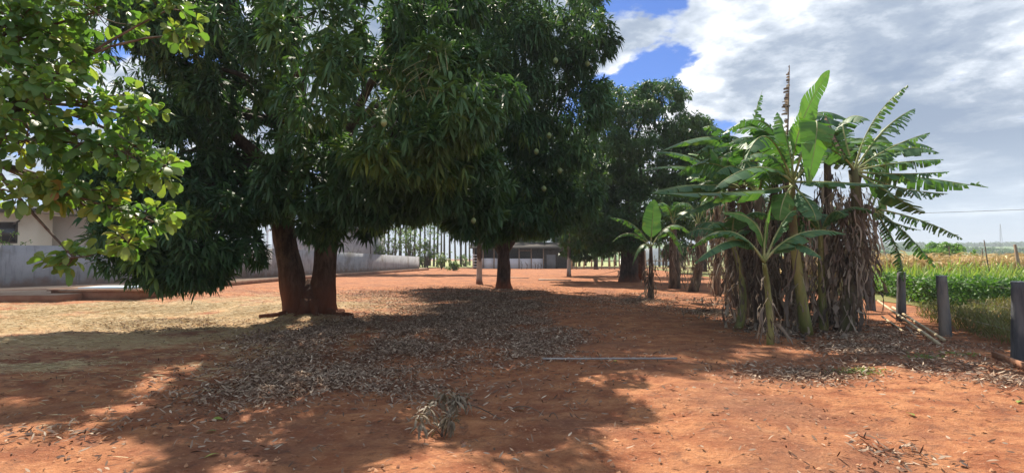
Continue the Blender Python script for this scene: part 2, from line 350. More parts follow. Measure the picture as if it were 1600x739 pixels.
hgt = math_n(t, 'ADD', math_n(t, 'MULTIPLY', nB, 1.2), math_n(t, 'ADD', math_n(t, 'MULTIPLY', nC, .55), math_n(t, 'MULTIPLY', nD, .12)))
bump(t, p, hgt, .9, .06)
gr = new_mesh('ground', np.stack((x, y, ground_h(x, y)), 1), fc, gm, None, True, {'hum': hum, 'stw': stw}); tag(gr, 'bare red earth ground of the orchard yard', 'ground', kind='structure')
def flat(name, poly, z, m, label, kind='structure'):
    ob = new_mesh(name, [(a, b, z) for a, b in poly], [tuple(range(len(poly)))], m); tag(ob, label, name.replace('_', ' '), kind=kind); return ob
flat('grass_field', [(-300, 96), (140, 96), (420, 400), (-500, 400)], .02, GRASSF, 'pale grass field beyond the far fence')
flat('crop_field', [(13.5, 17.5), (60, 14), (150, 90), (22, 90)], .02, FIELDM, 'field soil under the crops beyond the fence posts')

# ------------------------------------------------------------ leaf generator
def leaves(base, d, L, Wd, droop, roll, v, shape='lance'):
    """vectorised leaf cards with bend and fold; returns verts, tri/quads"""
    n = len(base); up = np.array((0, 0, 1.))
    s = np.cross(d, up+1e-3); bad = np.linalg.norm(s, axis=1) < .15
    s[bad] = np.cross(d[bad], (1., .2, 0)); s = nrm(s); nn = np.cross(s, d)
    s = s*np.cos(roll)[:, None]+nn*np.sin(roll)[:, None]; nn = np.cross(s, d)
    ts, ws = {'lance': ((0, .3, .68, 1), (0, .9, .85, 0)), 'obov': ((0, .3, .62, .9, 1), (0, .55, 1., .72, 0)), 'mid': ((0, .4, .75, 1), (0, 1, .7, 0))}[shape]
    V = []
    for t_, w_ in zip(ts, ws):
        q = base+d*(L*t_)[:, None]-np.stack((0*L, 0*L, droop*L*t_*t_), 1)
        if w_ == 0: V.append(q); continue
        w = (Wd*w_/2)[:, None]; lift = nn*w*.35
        V.append(q+s*w+lift); V.append(q-s*w+lift)
    k = len(V); V = np.stack(V, 1).reshape(-1, 3); b = (np.arange(n)*k)[:, None]; pr = (k-2)//2
    Fq = np.concatenate((b+np.array([0, 2, 1]), b+np.array([k-3, k-2, k-1])), 0)
    Q = np.concatenate([b+np.array([1+2*j, 2+2*j, 4+2*j, 3+2*j]) for j in range(pr-1)], 0)
    return V, Fq, Q, np.repeat(v, k)
def leafobj(name, parts, m, parent=None, smooth=False):
    """parts: list of (V, tris, quads, v)"""
    off = 0; Vs, Ts, Qs, As = [], [], [], []
    for V, T_, Q, a in parts:
        Vs.append(V); Ts.append(T_+off); Qs.append(Q+off); As.append(a); off += len(V)
    V = np.concatenate(Vs); T_ = np.concatenate(Ts); Q = np.concatenate(Qs); A = np.concatenate(As)
    me = bpy.data.meshes.new(name); me.vertices.add(len(V)); me.vertices.foreach_set('co', V.astype(np.float32).ravel())
    idx = np.concatenate((T_.ravel(), Q.ravel())).astype(np.int32); tot = np.concatenate((np.full(len(T_), 3), np.full(len(Q), 4))).astype(np.int32)
    st = np.concatenate(([0], np.cumsum(tot)[:-1])).astype(np.int32)
    me.loops.add(len(idx)); me.loops.foreach_set('vertex_index', idx); me.polygons.add(len(tot))
    me.polygons.foreach_set('loop_start', st); me.polygons.foreach_set('loop_total', tot)
    me.materials.append(m); me.update(calc_edges=True)
    a = me.attributes.new('v', 'FLOAT', 'POINT'); a.data.foreach_set('value', A.astype(np.float32))
    ob = bpy.data.objects.new(name, me); COL.objects.link(ob)
    if parent is not None: ob.parent = parent; ob.location = -Vector(parent['_o'])
    return ob
def sph(r, n):
    v = r.normal(size=(n, 3)); return nrm(v)
def rosettes(r, C, A, K, L, Wd, droop, shape='lance', spread=(.55, 1.75), vb=None, ld=.25):
    n = len(C); A = nrm(A); ref = np.where(np.abs(A[:, 2:3]) < .9, [[0, 0, 1.]], [[1., 0, 0]])
    u = nrm(np.cross(A, ref)); w = np.cross(A, u)
    ph = r.random((n, K))*2*math.pi; th = r.uniform(spread[0], spread[1], (n, K))
    d = A[:, None]*np.cos(th)[..., None]+(u[:, None]*np.cos(ph)[..., None]+w[:, None]*np.sin(ph)[..., None])*np.sin(th)[..., None]
    d = nrm(d-np.array((0, 0, ld))).reshape(-1, 3); m_ = n*K
    base = np.repeat(C, K, 0)+d*.02; Ls = L*r.uniform(.65, 1.15, m_)
    if vb is None: vb = r.random(n)
    v = np.clip(np.repeat(vb, K)*.75+r.random(m_)*.25, 0, 1)
    return leaves(base, d, Ls, Wd*Ls/L*r.uniform(.8, 1.15, m_), droop*r.uniform(.5, 1.4, m_), r.normal(0, .8 if shape == 'obov' else .45, m_), v, shape)
def clumps_of(r, lobes, per_m2, inner=.72, low=1.):
    Cs, Ds = [], []
    LB = [(P(a, b, D), np.array((rx, ry, rz))) for (a, b, D, rx, ry, rz) in lobes]
    for i, (c, rr) in enumerate(LB):
        area = 4*math.pi*((rr[0]*rr[1]+rr[0]*rr[2]+rr[1]*rr[2])/3); n = max(3, int(area*per_m2))
        d = sph(r, n); q = c+d*rr*r.uniform(.72, 1.04, (n, 1))
        keep = np.ones(n, bool)
        for j, (c2, r2) in enumerate(LB):
            if j != i: keep &= np.linalg.norm((q-c2)/r2, axis=1) > inner
        Cs.append(q[keep]); Ds.append(nrm(d[keep]/rr))
    return LB, np.concatenate(Cs), np.concatenate(Ds)
def crown(parent, r, lobes, m, per_m2=.9, cr=.55, ros=34, K=9, L=.21, Wd=.05, droop=.35, shape='lance', trunk_top=None, limb_r=.12, barkm=None, twigs=True, zmin=.9, bright=.1, inner=.72, name='crown', view_bias=0, core=.25, lobe_tone=None, gap=0, ld=.25, spread=(.55, 1.75), slots=()):
    LB, C, D = clumps_of(r, lobes, per_m2, inner)
    if gap:
        g_ = fbm(C[:, 0]*.8+C[:, 1]*.55, C[:, 2]*1.1-C[:, 1]*.3, .8, 12, 2); ok = (g_ > gap) | (C[:, 2] < 4.2); C = C[ok]; D = D[ok]
    n = len(C); R_ = cr*r.uniform(.6, 1.25, n); cb = np.clip(r.normal(.42, .2, n), 0, .92)
    cb[r.random(n) < bright] = .93
    nr = (ros*r.uniform(.6, 1.2, n)).astype(int)
    if view_bias:
        far = np.linalg.norm(C-np.array((0, 0, 1.6)), axis=1); dv = nrm(np.array((0, 0, 1.6))-C); back = (D*dv).sum(1) < -.25
        nr[back] = (nr[back]*view_bias).astype(int)
    idx = np.repeat(np.arange(n), nr)
    e = sph(r, len(idx)); flip = (e*D[idx]).sum(1) < -.2; e[flip] *= -1
    q = C[idx]+e*R_[idx][:, None]*np.array((1, 1, .75))*r.uniform(.45, 1.05, (len(idx), 1))
    ok = q[:, 2] > zmin; q = q[ok]; e = e[ok]; ii = idx[ok]
    A = e+.35*D[ii]+np.array((0, 0, -.05))
    if core:        # leaves in the inner part of each lobe
        for (c, rr) in LB:
            k_ = int(core*len(q)/len(LB)); 
            e2 = sph(r, k_); q2 = c+e2*rr*r.uniform(.1, .75, (k_, 1)); o2 = q2[:, 2] > zmin; q = np.concatenate((q, q2[o2])); A = np.concatenate((A, e2[o2])); ii = np.concatenate((ii, r.integers(0, n, o2.sum())))
    if slots:
        s_ = q[:, 0]*.951+q[:, 1]*.309; kill = np.zeros(len(q), bool)
        for s0, w0 in slots: kill |= (np.abs(s_-s0+.35*(fbm(q[:, 2], q[:, 1], .5, int(s0*3+20), 2)-.5)) < w0) & (q[:, 2] > 4.4) & (r.random(len(q)) < .9)
        q = q[~kill]; A = A[~kill]; ii = ii[~kill]
    vq = np.clip(cb[ii]+r.normal(0, .08, len(ii)), 0, 1)
    if lobe_tone:  # raises the leaf colour value inside the listed lobes
        for j, am in lobe_tone.items(): c, rr = LB[j]; vq = np.clip(vq+am*(np.linalg.norm((q-c)/rr, axis=1) < 1.25), 0, 1)
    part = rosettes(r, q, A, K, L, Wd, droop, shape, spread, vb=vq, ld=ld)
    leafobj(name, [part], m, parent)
    if barkm is not None:
        b = MB(); tt = np.asarray(trunk_top)
        for (c, rr) in LB:
            s0 = tt[np.argmin(np.linalg.norm(tt-c, axis=1))] if tt.ndim > 1 else tt
            c2 = c+np.array((0, .45*rr[1], 0)); mid = (s0+c2)/2+np.array((r.normal(0, .25), r.normal(0, .25), .35)); pts = bez(s0, mid, c2, 9)
            b.tube(pts, np.linspace(limb_r*r.uniform(.8, 1.2), limb_r*.3, 9), 8, wob=.15, seed=int(r.integers(99)))
        if twigs:
            for k in range(0, n, 2):
                j = np.argmin([np.linalg.norm((C[k]-c)/rr) for c, rr in LB]); c = LB[j][0]+np.array((0, .45*LB[j][1][1], 0)); c = c+(C[k]-c)*.3+r.normal(0, .1, 3)
                b.tube(bez(c, (c+C[k])/2+r.normal(0, .12, 3), C[k], 5), np.linspace(limb_r*.14, .006, 5), 4, cap=False)
        b.build('limbs', barkm, parent, True)
    return LB, C, D
def trunk(parent, lines, m, sides=20, wob=.12, name='trunk'):
    b = MB()
    for k, (pts, rad) in enumerate(lines): 
        pts = np.asarray(pts, float); t0 = np.linspace(0, 1, len(pts)); t1 = np.linspace(0, 1, 26)
        pp = np.stack([np.interp(t1, t0, pts[:, i]) for i in range(3)], 1); 
        for _ in range(3): pp[1:-1] = (pp[:-2]+pp[1:-1]*2+pp[2:])/4
        rr = np.interp(t1, t0, rad); b.tube(pp, rr, sides, wob=wob, seed=k+3)
    return b.build(name, m, parent, True)

# ------------------------------------------------------------ big twin-trunk mango
r = np.random.default_rng(11)
o0 = G(487, 493); o0[2] = 0
mg = thing('mango_tree', o0, 'huge nearest mango tree with twin reddish trunks and drooping dark leaves', 'tree')
D0 = o0[1]
def tp(px, py, dd=0): return P(px, py, D0+dd)
lt = [tp(467, 500), tp(464, 478), tp(456, 430), tp(446, 380), tp(441, 340), tp(446, 270, -.1), tp(440, 200, -.2)]
rt = [tp(503, 500, .1), tp(503, 476, .1), tp(506, 430, .2), tp(510, 385, .3), tp(514, 350, .3), tp(530, 280, .5), tp(548, 200, .6)]
trunk(mg, [([tp(484, 501), tp(484, 480), tp(483, 458, .1), tp(483, 446, .15), tp(483, 436, .2)], [.48, .42, .33, .2, .06]), (lt, [.48, .39, .33, .31, .30, .26, .18]), (rt, [.47, .38, .32, .31, .29, .25, .18])] +
      [([tp(440, 290), tp(400, 240, -.8), tp(340, 190, -1.5)], [.22, .17, .1]), ([tp(446, 330), tp(480, 250, -1), tp(470, 130, -2)], [.22, .18, .1]),
       ([tp(520, 320), tp(600, 250, -.7), tp(690, 190, -2)], [.2, .16, .1]), ([tp(530, 280), tp(640, 240, 1), tp(760, 180, 0)], [.18, .15, .09])], BARK, 28)
b = MB()
for k in range(9):        # surface roots and flare
    a = k/9*2*math.pi+.3; q = np.array((math.cos(a), math.sin(a), 0)); c = o0+np.array((0, .05, 0))
    Lr = r.uniform(.85, 1.6); pts = np.array([c+q*.30+(0, 0, .45), c+q*.5+(0, 0, .14), c+q*Lr*.9+(0, 0, .05), c+q*Lr*1.35+(0, 0, -.04)])
    b.tube(bez(pts[0], pts[1], pts[2], 6), np.linspace(.16, .06, 6), 8, wob=.2, seed=k)
b.build('roots', BARK, mg, True)
LOB1 = [(285, 365, 12, 1.35, 1.3, 1.0), (215, 330, 12.5, 1.2, 1.2, .8), (235, 235, 13.5, 1.7, 2, 1.5), (300, 90, 13, 2.2, 1.7, 1.8), (180, 70, 14.5, 1.8, 1.4, 1.5), (355, 255, 14.6, 1.2, 1.0, .85), (330, 200, 14.8, 1.3, .9, .9),
        (500, 30, 11.8, 2.1, 1.6, 1.15), (640, 20, 11.8, 1.5, 1.6, 1.1), (615, 165, 9.6, 1.55, 1.3, .95), (520, 90, 10.5, 1.6, 1.4, 1.1), (520, 275, 12.2, 1.5, 1.3, .75), (600, 280, 12, 1.2, 1.4, .8),
        (715, 285, 12, .95, 1.2, .85), (700, 165, 11.2, 1.1, 1.3, 1.2), (690, 312, 13.5, .9, 1, .5), (650, 215, 10.4, 1.2, 1.1, .7),
        (520, 345, 13.8, .75, .8, .5), (350, 300, 13.8, 1.0, 1.3, .8), (420, 325, 14.2, .8, .8, .45), (345, 390, 12.6, .85, .9, .6), (225, 390, 11.8, .7, .8, .5), (270, 420, 11.8, .65, .7, .38), (180, 300, 12.6, 1.0, 1.1, .8),
        (480, 170, 17, 2.4, 1.8, 1.7), (610, 170, 18, 2.6, 2., 1.8), (620, 290, 17, 2.2, 1.4, .8), (400, 40, 14.5, 1.5, 1.2, 1.3), (235, 150, 15, 1.3, .8, 1.2), (265, 20, 14.5, 1.3, 1.0, 1.1), (380, 170, 15, 1.1, .8, 1.0)]
crown(mg, r, LOB1, MANGO, per_m2=1.15, cr=.52, ros=31, K=11, L=.285, Wd=.058, droop=.34, ld=.10, spread=(.7, 1.55), core=.2, gap=.38, slots=((-.6, .30), (-2.15, .3), (.75, .24)), lobe_tone={9: .25, 16: .12, 14: .1}, trunk_top=np.array([lt[5], rt[5], lt[6], rt[6]]), limb_r=.13, barkm=LIMB, zmin=.95, bright=.03, view_bias=.8)
def fruit(parent, q, s=.055):
    b = MB(); t_ = np.linspace(0, 1, 8); rad = s*np.sin(math.pi*np.clip(t_, .02, .98))**.7*(1-.15*t_)
    b.tube([q+np.array((0, 0, -2.3*s*k)) for k in t_], rad, 8)
    b.tube([q+np.array((0, 0, .22)), q+np.array((.01, 0, .1)), q], .004, 4); b.build('mango_fruit', FRUIT, parent, True)
for (a, bb, D) in [(477, 238, 11.2), (600, 186, 8.2), (740, 340, 11), (455, 250, 12), (700, 230, 10)]:
    fruit(mg, P(a, bb, D))
# flower stalks sticking out of the front dome
STK = noise_mat('stalk', (.2, .26, .1), (.32, .3, .18), 5, .7, 0)
for k in range(34):
    b = MB(); a = r.uniform(560, 700); bb = r.uniform(100, 190); q = P(a, bb, 8.5+r.uniform(0, .6)); dv = np.array((r.normal(0, .25), r.normal(-.1, .2), r.uniform(.05, .4)))
    b.tube(bez(q, q+dv*.5+(0, 0, .03), q+dv, 5), np.linspace(.006, .002, 5), 3, cap=False); b.build('flower_stalk', STK, mg)

# ------------------------------------------------------------ other trees
def simple_tree(label, px, py, rad, top_py, lobes, m=MANGO2, bm=BARK2, lean=0, seed=1, group=None, name='mango_tree', extra=None, **kw):
    r = np.random.default_rng(seed); q = G(px, py); D = q[1]
    t = thing(name, q, label, 'tree', group)
    top = P(px+lean, top_py, D)
    lines = [([q-(0, 0, .15), q+(0, 0, .25), (q+top)/2, top], [rad*1.5, rad*1.05, rad*.9, rad*.75])]
    if extra: lines += extra(q, D)
    trunk(t, lines, bm, 16, .1)
    crown(t, r, lobes, m, trunk_top=top, barkm=bm, **kw)
    return t
far = dict(per_m2=.28, cr=.95, ros=42, K=7, L=.42, Wd=.12, droop=.35, limb_r=.16, zmin=1.6, bright=.05, twigs=False, view_bias=.6)
simple_tree('mango tree with forked dark trunk behind the huge one, left of centre shed', 787, 450, .36, 340,
            [(800, 260, 28, 3.6, 3, 2.4), (840, 318, 24, 1.8, 2.2, .95), (730, 318, 28, 1.9, 2.2, 1.1), (760, 120, 27, 4, 3, 3.2), (790, 0, 27, 4.2, 3.2, 2.6),
             (845, 40, 19, 2.1, 2, 2.4), (862, 170, 19.5, 1.75, 2., 2.2), (830, 285, 20, 1.8, 2, 1.6), (878, 300, 20, .85, 1, 1.3), (900, 90, 19.6, 1.0, 1.6, 2.0), (760, 335, 20.5, 1.3, 1.3, .6), (815, 334, 24, 2.0, 1.6, .7), (875, 332, 23, 1.4, 1.3, .8), (705, 328, 27, 1.6, 1.6, .7), (755, 170, 19, 2.2, 2, 2), (740, 285, 19.5, 1.5, 1.6, 1.3), (760, 20, 19, 2.4, 2, 2.2)], seed=2, m=MANGO,
            extra=lambda q, D: [([P(787, 400, D), P(765, 360, D), P(742, 320, D-.5)], [.26, .2, .12]), ([P(787, 395, D), P(812, 355, D), P(845, 320, D-.5)], [.26, .2, .12])], **{**far, 'per_m2': .62, 'cr': .72, 'L': .32, 'Wd': .068, 'ros': 44, 'K': 8, 'ld': .12, 'spread': (.45, 1.6), 'droop': .4, 'gap': .3})
for (a, bb, D) in [(858, 207, 17.5), (892, 190, 17.8), (875, 262, 18), (868, 90, 17), (918, 95, 18), (922, 60, 18), (815, 345, 18.5), (850, 290, 18), (838, 232, 17.6)]:
    fruit([q for q in bpy.data.objects if q.name.startswith('mango_tree') and 'forked' in q.get('label', '')][0], P(a, bb, D), .09)
simple_tree('slim tree with whitish base left of the dark forked mango trunk', 749, 444, .17, 330, [(720, 280, 31, 2.6, 2.4, 1.6), (680, 320, 31, 1.6, 1.6, .9), (700, 190, 32, 3.2, 2.6, 2.4)], bm=BARKW, seed=3, **far)
simple_tree('slim tree with whitish base right of the long pale plank', 889, 432, .17, 330, [(900, 300, 40, 3.0, 3, 2.4), (925, 355, 40, 1.8, 2, 1.2), (870, 250, 41, 3, 3, 2.5)], bm=BARKW, seed=4, **far)
simple_tree('thick pale grey trunked tree with rounded crown, behind the small banana', 983, 440, .62, 340,
            [(1000, 230, 37, 4.2, 3.5, 3.4), (960, 190, 38, 2.6, 2.6, 2.4), (1055, 235, 37, 2.4, 2.6, 2.4), (1075, 215, 38, 1.3, 2, 1.5), (975, 340, 36, 2.8, 2.6, 1.9), (1040, 320, 37, 3.2, 2.6, 2.0), (935, 310, 37, 1.8, 2.2, 2.2), (940, 372, 36, 1.7, 1.8, .8), (1020, 165, 38, 2.0, 2.2, 1.4)], seed=5,
            extra=lambda q, D: [([G(999, 437), P(1000, 400, D+1), P(1004, 340, D+1)], [.5, .32, .26])], **{**far, 'per_m2': .55, 'cr': .85, 'L': .30, 'Wd': .085, 'ros': 50})
simple_tree('dark fine leaved tree between the slim whitish tree and the rounded crown', 931, 421, .3, 345, [(925, 310, 52, 4.0, 3, 3.5), (955, 270, 52, 3.5, 3, 3.5), (940, 370, 50, 2.6, 2.5, 1.6), (905, 385, 50, 1.8, 2, .8)], bm=BARK2, seed=6, **far)
simple_tree('far mango tree seen through the gap right of the wall end', 625, 416, .3, 370, [(600, 300, 60, 4, 3, 2.2), (650, 285, 60, 4.5, 3, 2.4), (560, 290, 60, 4.5, 3, 3), (700, 295, 60, 4, 3, 2.0)], seed=7, **{**far, 'limb_r': .12})
simple_tree('far mango tree behind the shed roof', 815, 415, .35, 370, [(760, 340, 98, 6, 4, 3.0), (820, 350, 100, 7, 4, 3.0), (880, 345, 98, 6, 4, 3.4), (930, 350, 100, 6, 4, 3.2)], seed=8, **{**far, 'per_m2': .18, 'cr': 1.5, 'L': .7, 'Wd': .2})
simple_tree('far leafy tree behind the banana grove', 1100, 425, .35, 350, [(1080, 330, 60, 4, 3.5, 3), (1130, 330, 60, 4, 3.5, 2.6), (1190, 345, 58, 4.5, 3.5, 2.6), (1250, 350, 58, 4.5, 3, 2.6), (1060, 385, 60, 2.2, 2, 1.2)], seed=9, **far)

# ------------------------------------------------------------ cashew at left, near camera
r = np.random.default_rng(21)
cb_ = np.array((-7.2, 5.4, 0.)); ca = thing('cashew_tree', cb_, 'cashew tree reaching in from the left with broad yellow green leaves', 'tree')
ctop = np.array((-6.8, 5.3, 2.2)); trunk(ca, [([cb_-(0, 0, .1), cb_+(0.05, 0, .9), ctop, ctop+(.2, 0, 1.2)], [.24, .18, .15, .12])], BARK, 16)
CL = [(20, 40, 4.8, .55, .5, .45), (90, 60, 5.0, .45, .5, .38), (60, 130, 4.7, .5, .5, .35), (140, 160, 5.0, .42, .4, .25), (40, 220, 4.6, .45, .5, .28), (125, 225, 4.9, .42, .4, .22), (200, 240, 5.0, .38, .4, .22), (255, 262, 5.0, .16, .25, .17),
      (20, 300, 4.6, .35, .4, .14), (215, 180, 5.2, .2, .3, .14), (100, 295, 4.8, .38, .3, .14), (225, 340, 5.1, .25, .2, .13), (200, 375, 5.0, .16, .2, .08), (115, 402, 4.5, .25, .2, .09), (150, 20, 5.1, .4, .4, .2), (265, 15, 5.2, .22, .3, .14), (285, 55, 5.2, .12, .2, .09), (-60, 150, 4.8, .7, .7, .8), (-60, -60, 4.8, .9, .8, .6), (90, -60, 5, .8, .7, .3), (170, 320, 5.0, .22, .2, .12)]
parts = []; tb = MB(); mains = [ctop+(.2, 0, 1.2), ctop, P(-20, 250, 4.8), P(-20, 80, 4.9), P(30, 160, 4.9)]
tb.tube(bez(ctop, (ctop+mains[2])/2+(0, 0, .1), mains[2], 6), np.linspace(.06, .03, 6), 6); tb.tube(bez(ctop+(.2, 0, 1.2), (ctop+mains[3])/2+(0, 0, .8), mains[3], 6), np.linspace(.06, .03, 6), 6)
tb.tube(bez(mains[2], (mains[2]+mains[4])/2, mains[4], 4), np.linspace(.035, .025, 4), 6)
for (a, bb, D, rx, ry, rz) in CL:
    c = P(a, bb, D); n = max(6, int(6+66*(rx*ry+rx*rz*2)/1.2)); q = c+sph(r, n)*np.array((rx, ry, rz))*r.uniform(.3, 1., (n, 1))
    ax = nrm(q-c)+np.array((.25, -.35, .35)); vb = np.clip(r.normal(.36, .24, n)+(.16 if a > 180 or bb > 240 else 0), 0, 1)
    parts.append(rosettes(r, q, ax, 8, .125, .075, .22, 'obov', (.5, 1.5), vb, .12))
    s0 = min(mains, key=lambda w: np.linalg.norm(w-c)); tb.tube(bez(s0, (s0+c)/2+r.normal(0, .08, 3), c, 6), np.linspace(.02, .008, 6), 5)
    for k in q[::2]: tb.tube(bez(c, (c+k)/2+r.normal(0, .04, 3), k, 4), np.linspace(.007, .003, 4), 4, cap=False)
leafobj('crown', parts, CASHEW, ca); tb.build('limbs', TWIG, ca, True)

# ------------------------------------------------------------ banana plants
def frame_curve(pts, roll):
    T = nrm(np.gradient(pts, axis=0)); Sd = np.cross(T, (0, 0, 1.)); ln = np.linalg.norm(Sd, axis=1)
    ref = Sd[np.argmax(ln)]/ln.max() if ln.max() > .2 else np.array((0., 1., 0))
    Sd = np.where(ln[:, None] < .35, ref, Sd/np.maximum(ln[:, None], 1e-6)); flip = (Sd*ref).sum(1) < 0; Sd[flip] *= -1
    Sd = nrm(Sd-T*(Sd*T).sum(1)[:, None]); Nn = np.cross(Sd, T)
    return T, Sd*math.cos(roll)+Nn*math.sin(roll), np.cross(Sd*math.cos(roll)+Nn*math.sin(roll), T)
def banana_leaf(parent, p0, pm, p2, Wl, torn, r, m=None, roll=0., pet=.14, fold=.25, name='leaf', tipcut=1.):
    M = 60; pts = bez(p0, pm, p2, M); T, Sd, Nn = frame_curve(pts, roll); b = MB()
    b.tube(pts[::3], np.linspace(.028, .004, len(pts[::3])), 5, m=1)
    if m is None: m = BLEAF
    tt = np.linspace(0, 1, M)
    def at(A, t_): return np.array([np.interp(t_, tt, A[:, k]) for k in range(3)])
    def wid(t_):
        u = np.clip((t_-pet)/(tipcut-pet), 0, 1); return Wl/2*min(1, (u*6.0)**.6)*max(0., 1-u**3.2)**.75
    for sgn in (1, -1):
        t0 = pet; sm = r.normal(0, .1); left = 0; whole = False; ang = fold; dn = 0
        while t0 < .985:
            if left <= 0:
                whole = r.random() > torn*1.05+.1; left = r.uniform(.03, .11) if whole else r.uniform(.01, .045)
                ang = fold+sm+torn*r.uniform(-.2, .95); dn = torn*r.uniform(.0, .4); 
            dt = min(left, .022) if whole else left
            if torn < .12: dt = .03; whole = True; ang = fold+.12*math.sin(t0*22+sgn*2+sm*30)
            left -= dt
            t1 = min(.995, t0+dt)
            vs = []; cutw = r.uniform(.5, 1) if (not whole and r.random() < torn*.4) else 1.
            if not whole and r.random() < torn*.08: t0 = t1; continue
            for jj, s_ in enumerate((0, .5, 1.)):
                a2 = ang*(.6+.5*s_)
                for t_ in (t0, t1):
                    tc = (t0+t1)/2; te = t_+(tc-t_)*(.4*s_ if not whole else 0)
                    w = wid(te if whole else tc)*s_*cutw if s_ else 0
                    q = at(pts, te); d = at(Sd, te)*sgn*math.cos(a2)-at(Nn, te)*math.sin(a2)*-1*-1+at(T, te)*.22
                    q = q+d*w; q[2] -= dn*w*s_; vs.append(q)
            b.add(vs, [(0, 1, 3, 2), (2, 3, 5, 4)], 0, float(np.clip(.5+r.normal(0, .25), 0, 1)))
            t0 = t1
    return b.build(name, [m, BRIB if m not in (DEADB,) else DEADB], parent, torn < .12)
def ribbon(b, r, p, L, w, out, m=0):
    n = 8; q = np.array(p, float); d = np.array((out[0], out[1], .1)); vs = []; tw = r.uniform(0, 6); f = []
    kink = r.integers(2, 6)
    for i in range(n):
        d = nrm(d+np.array((0, 0, -.7))+r.normal(0, .30, 3)*(2.2 if i == kink else 1)); tw += r.normal(0, .9)
        s_ = np.array((math.cos(tw), math.sin(tw), r.normal(0, .3)))*w/2*(1-.6*abs(i/n-.4))*r.uniform(.5, 1.2)
        q = q+d*L/n; q[2] = max(q[2], .015+.03*r.random()+float(ground_h(q[0], q[1]))); vs += [q-s_, q+np.cross(s_, d)*.4, q+s_]
        if i: k = 3*i; f += [(k-3, k-2, k+1, k), (k-2, k-1, k+2, k+1)]
    b.add(vs, f, m, float(np.clip(r.beta(1.6, 2.6)*1.15, 0, 1)))
def skirt(parent, r, base, top, n, rr, zlo=.12, Lr=(.25, .95), w=(.012, .075)):
    b = MB()
    for k in range(int(n*3.2)):
        s_ = min(r.uniform(zlo, 1.02)**.85, r.uniform(.5, .95)); q = base+(top-base)*s_; a = r.uniform(0, 2*math.pi); o_ = np.array((math.cos(a), math.sin(a)))
        q = q+np.array((*(o_*rr*r.uniform(.7, 1.7)), 0)); big = r.random() < .12
        ribbon(b, r, q, min(r.uniform(*Lr)*(1.4 if big else 1), max(.3, q[2]*1.2)), r.uniform(*w)*(1.6 if big else 1), o_*r.uniform(0, 1.1))
    return b.build('dead_leaves', DEADB, parent)
BC = 0
def banana(label, bx, by, tx, ty, rad, sm, r, n_dead=30, auto=4, alen=(1.4, 2.1), aW=.5, atorn=.7, dD=0, group='banana plants of the grove', aelev=(.5, 1.25), az=None, name='banana_plant', deadlen=(.3, 1.1)):
    q = G(bx, by); top = P(tx, ty, q[1]+dD); t = thing(name, q, label, 'banana plant', group)
    pts = bez(q-(0, 0, .05), (q+top)/2+r.normal(0, .11, 3), top, 12); 
    bb = MB(); bb.tube(pts, np.linspace(rad*1.25, rad*.6, 12), 12, wob=.12, seed=int(r.integers(50)))
    bb.build('stem', sm, t, True)
    if n_dead: skirt(t, r, q, top, n_dead, rad, Lr=deadlen)
    for k in range(auto):
        a = (az[0]+(az[1]-az[0])*r.random()) if az else k/auto*2*math.pi+r.uniform(0, 1); e = r.uniform(*aelev); Ln = r.uniform(*alen)
        h = np.array((math.cos(a), math.sin(a), 0)); pm = top+h*Ln*.5*math.cos(e)+np.array((0, 0, Ln*.5*math.sin(e)))
        p2 = top+h*Ln*(.5*math.cos(e)+.42)+np.array((0, 0, Ln*(.5*math.sin(e)-.1)))
        banana_leaf(t, top-(pts[-1]-pts[-2])*.3, pm, p2, aW*r.uniform(.8, 1.1), atorn*r.uniform(.6, 1.2), r, roll=r.normal(0, .3))
    return t, q, top
r = np.random.default_rng(33)
def LF(t, D, a, m_, c, Wl, torn, roll=0., mt=None, d1=0., d2=0., fold=.25, pet=.14, name='leaf'):
    banana_leaf(t, P(*a, D), P(*m_, D+d1), P(*c, D+d2), Wl*(1.25 if torn > .12 else 1.1), torn, r, mt, roll, pet, fold, name)
# back rows first (shaggy brown skirts)
rows = [(1120, 462, 1118, 300, 'leftmost rear'), (1138, 470, 1140, 290, 'rear'), (1150, 482, 1148, 270, 'rear'), (1172, 488, 1180, 250, 'rear'), (1165, 500, 1160, 290, 'left edge'), (1215, 498, 1215, 245, 'middle'), (1240, 500, 1228, 235, 'middle'), (1290, 500, 1292, 240, 'rear right'), (1330, 496, 1345, 260, 'rear right'), (1190, 510, 1185, 300, 'front left')]
labs = ['shaggy banana plant at the far left end of the grove', 'shaggy banana plant second from the left end of the grove', 'tall shaggy banana plant third from the left end of grove', 'tall rear banana plant fifth from the left end of grove', 'brown skirted banana plant fourth along the grove\'s left edge',
        'tall banana plant in mid grove behind the dead upright frond', 'tall banana plant carrying the dead brown upright frond', 'tall banana plant behind the stem with big hanging leaf', 'rear banana plant at the right side of the grove', 'brown skirted banana plant just behind the yellow stemmed one']
tops = {}
for i, (bx, by, tx, ty, _) in enumerate(rows):
    t_, q, tp_ = banana(labs[i], bx, by, tx, ty, .13, BSTEMB, r, 62, 9, (1.5, 2.3), .66, .5, aelev=(.1, 1.25))
    tops[i] = (t_, q, tp_)
t_, q, tp_ = tops[6]; Dm = q[1]
LF(t_, Dm, (1230, 235), (1232, 170), (1234, 100), .28, .95, mt=DEADB, name='dead_leaf')
t_, q, tp_ = tops[3]; D = q[1]
LF(t_, D, (1180, 250), (1130, 205), (1098, 200), .5, .6); LF(t_, D, (1180, 250), (1178, 195), (1192, 140), .3, .8, roll=1); LF(t_, D, (1180, 255), (1120, 215), (1030, 238), .5, .3, d2=-1)
LF(t_, D, (1180, 250), (1205, 215), (1160, 195), .35, .9, mt=DEADB, name='dead_leaf')
t_, q, tp_ = tops[1]; D = q[1]
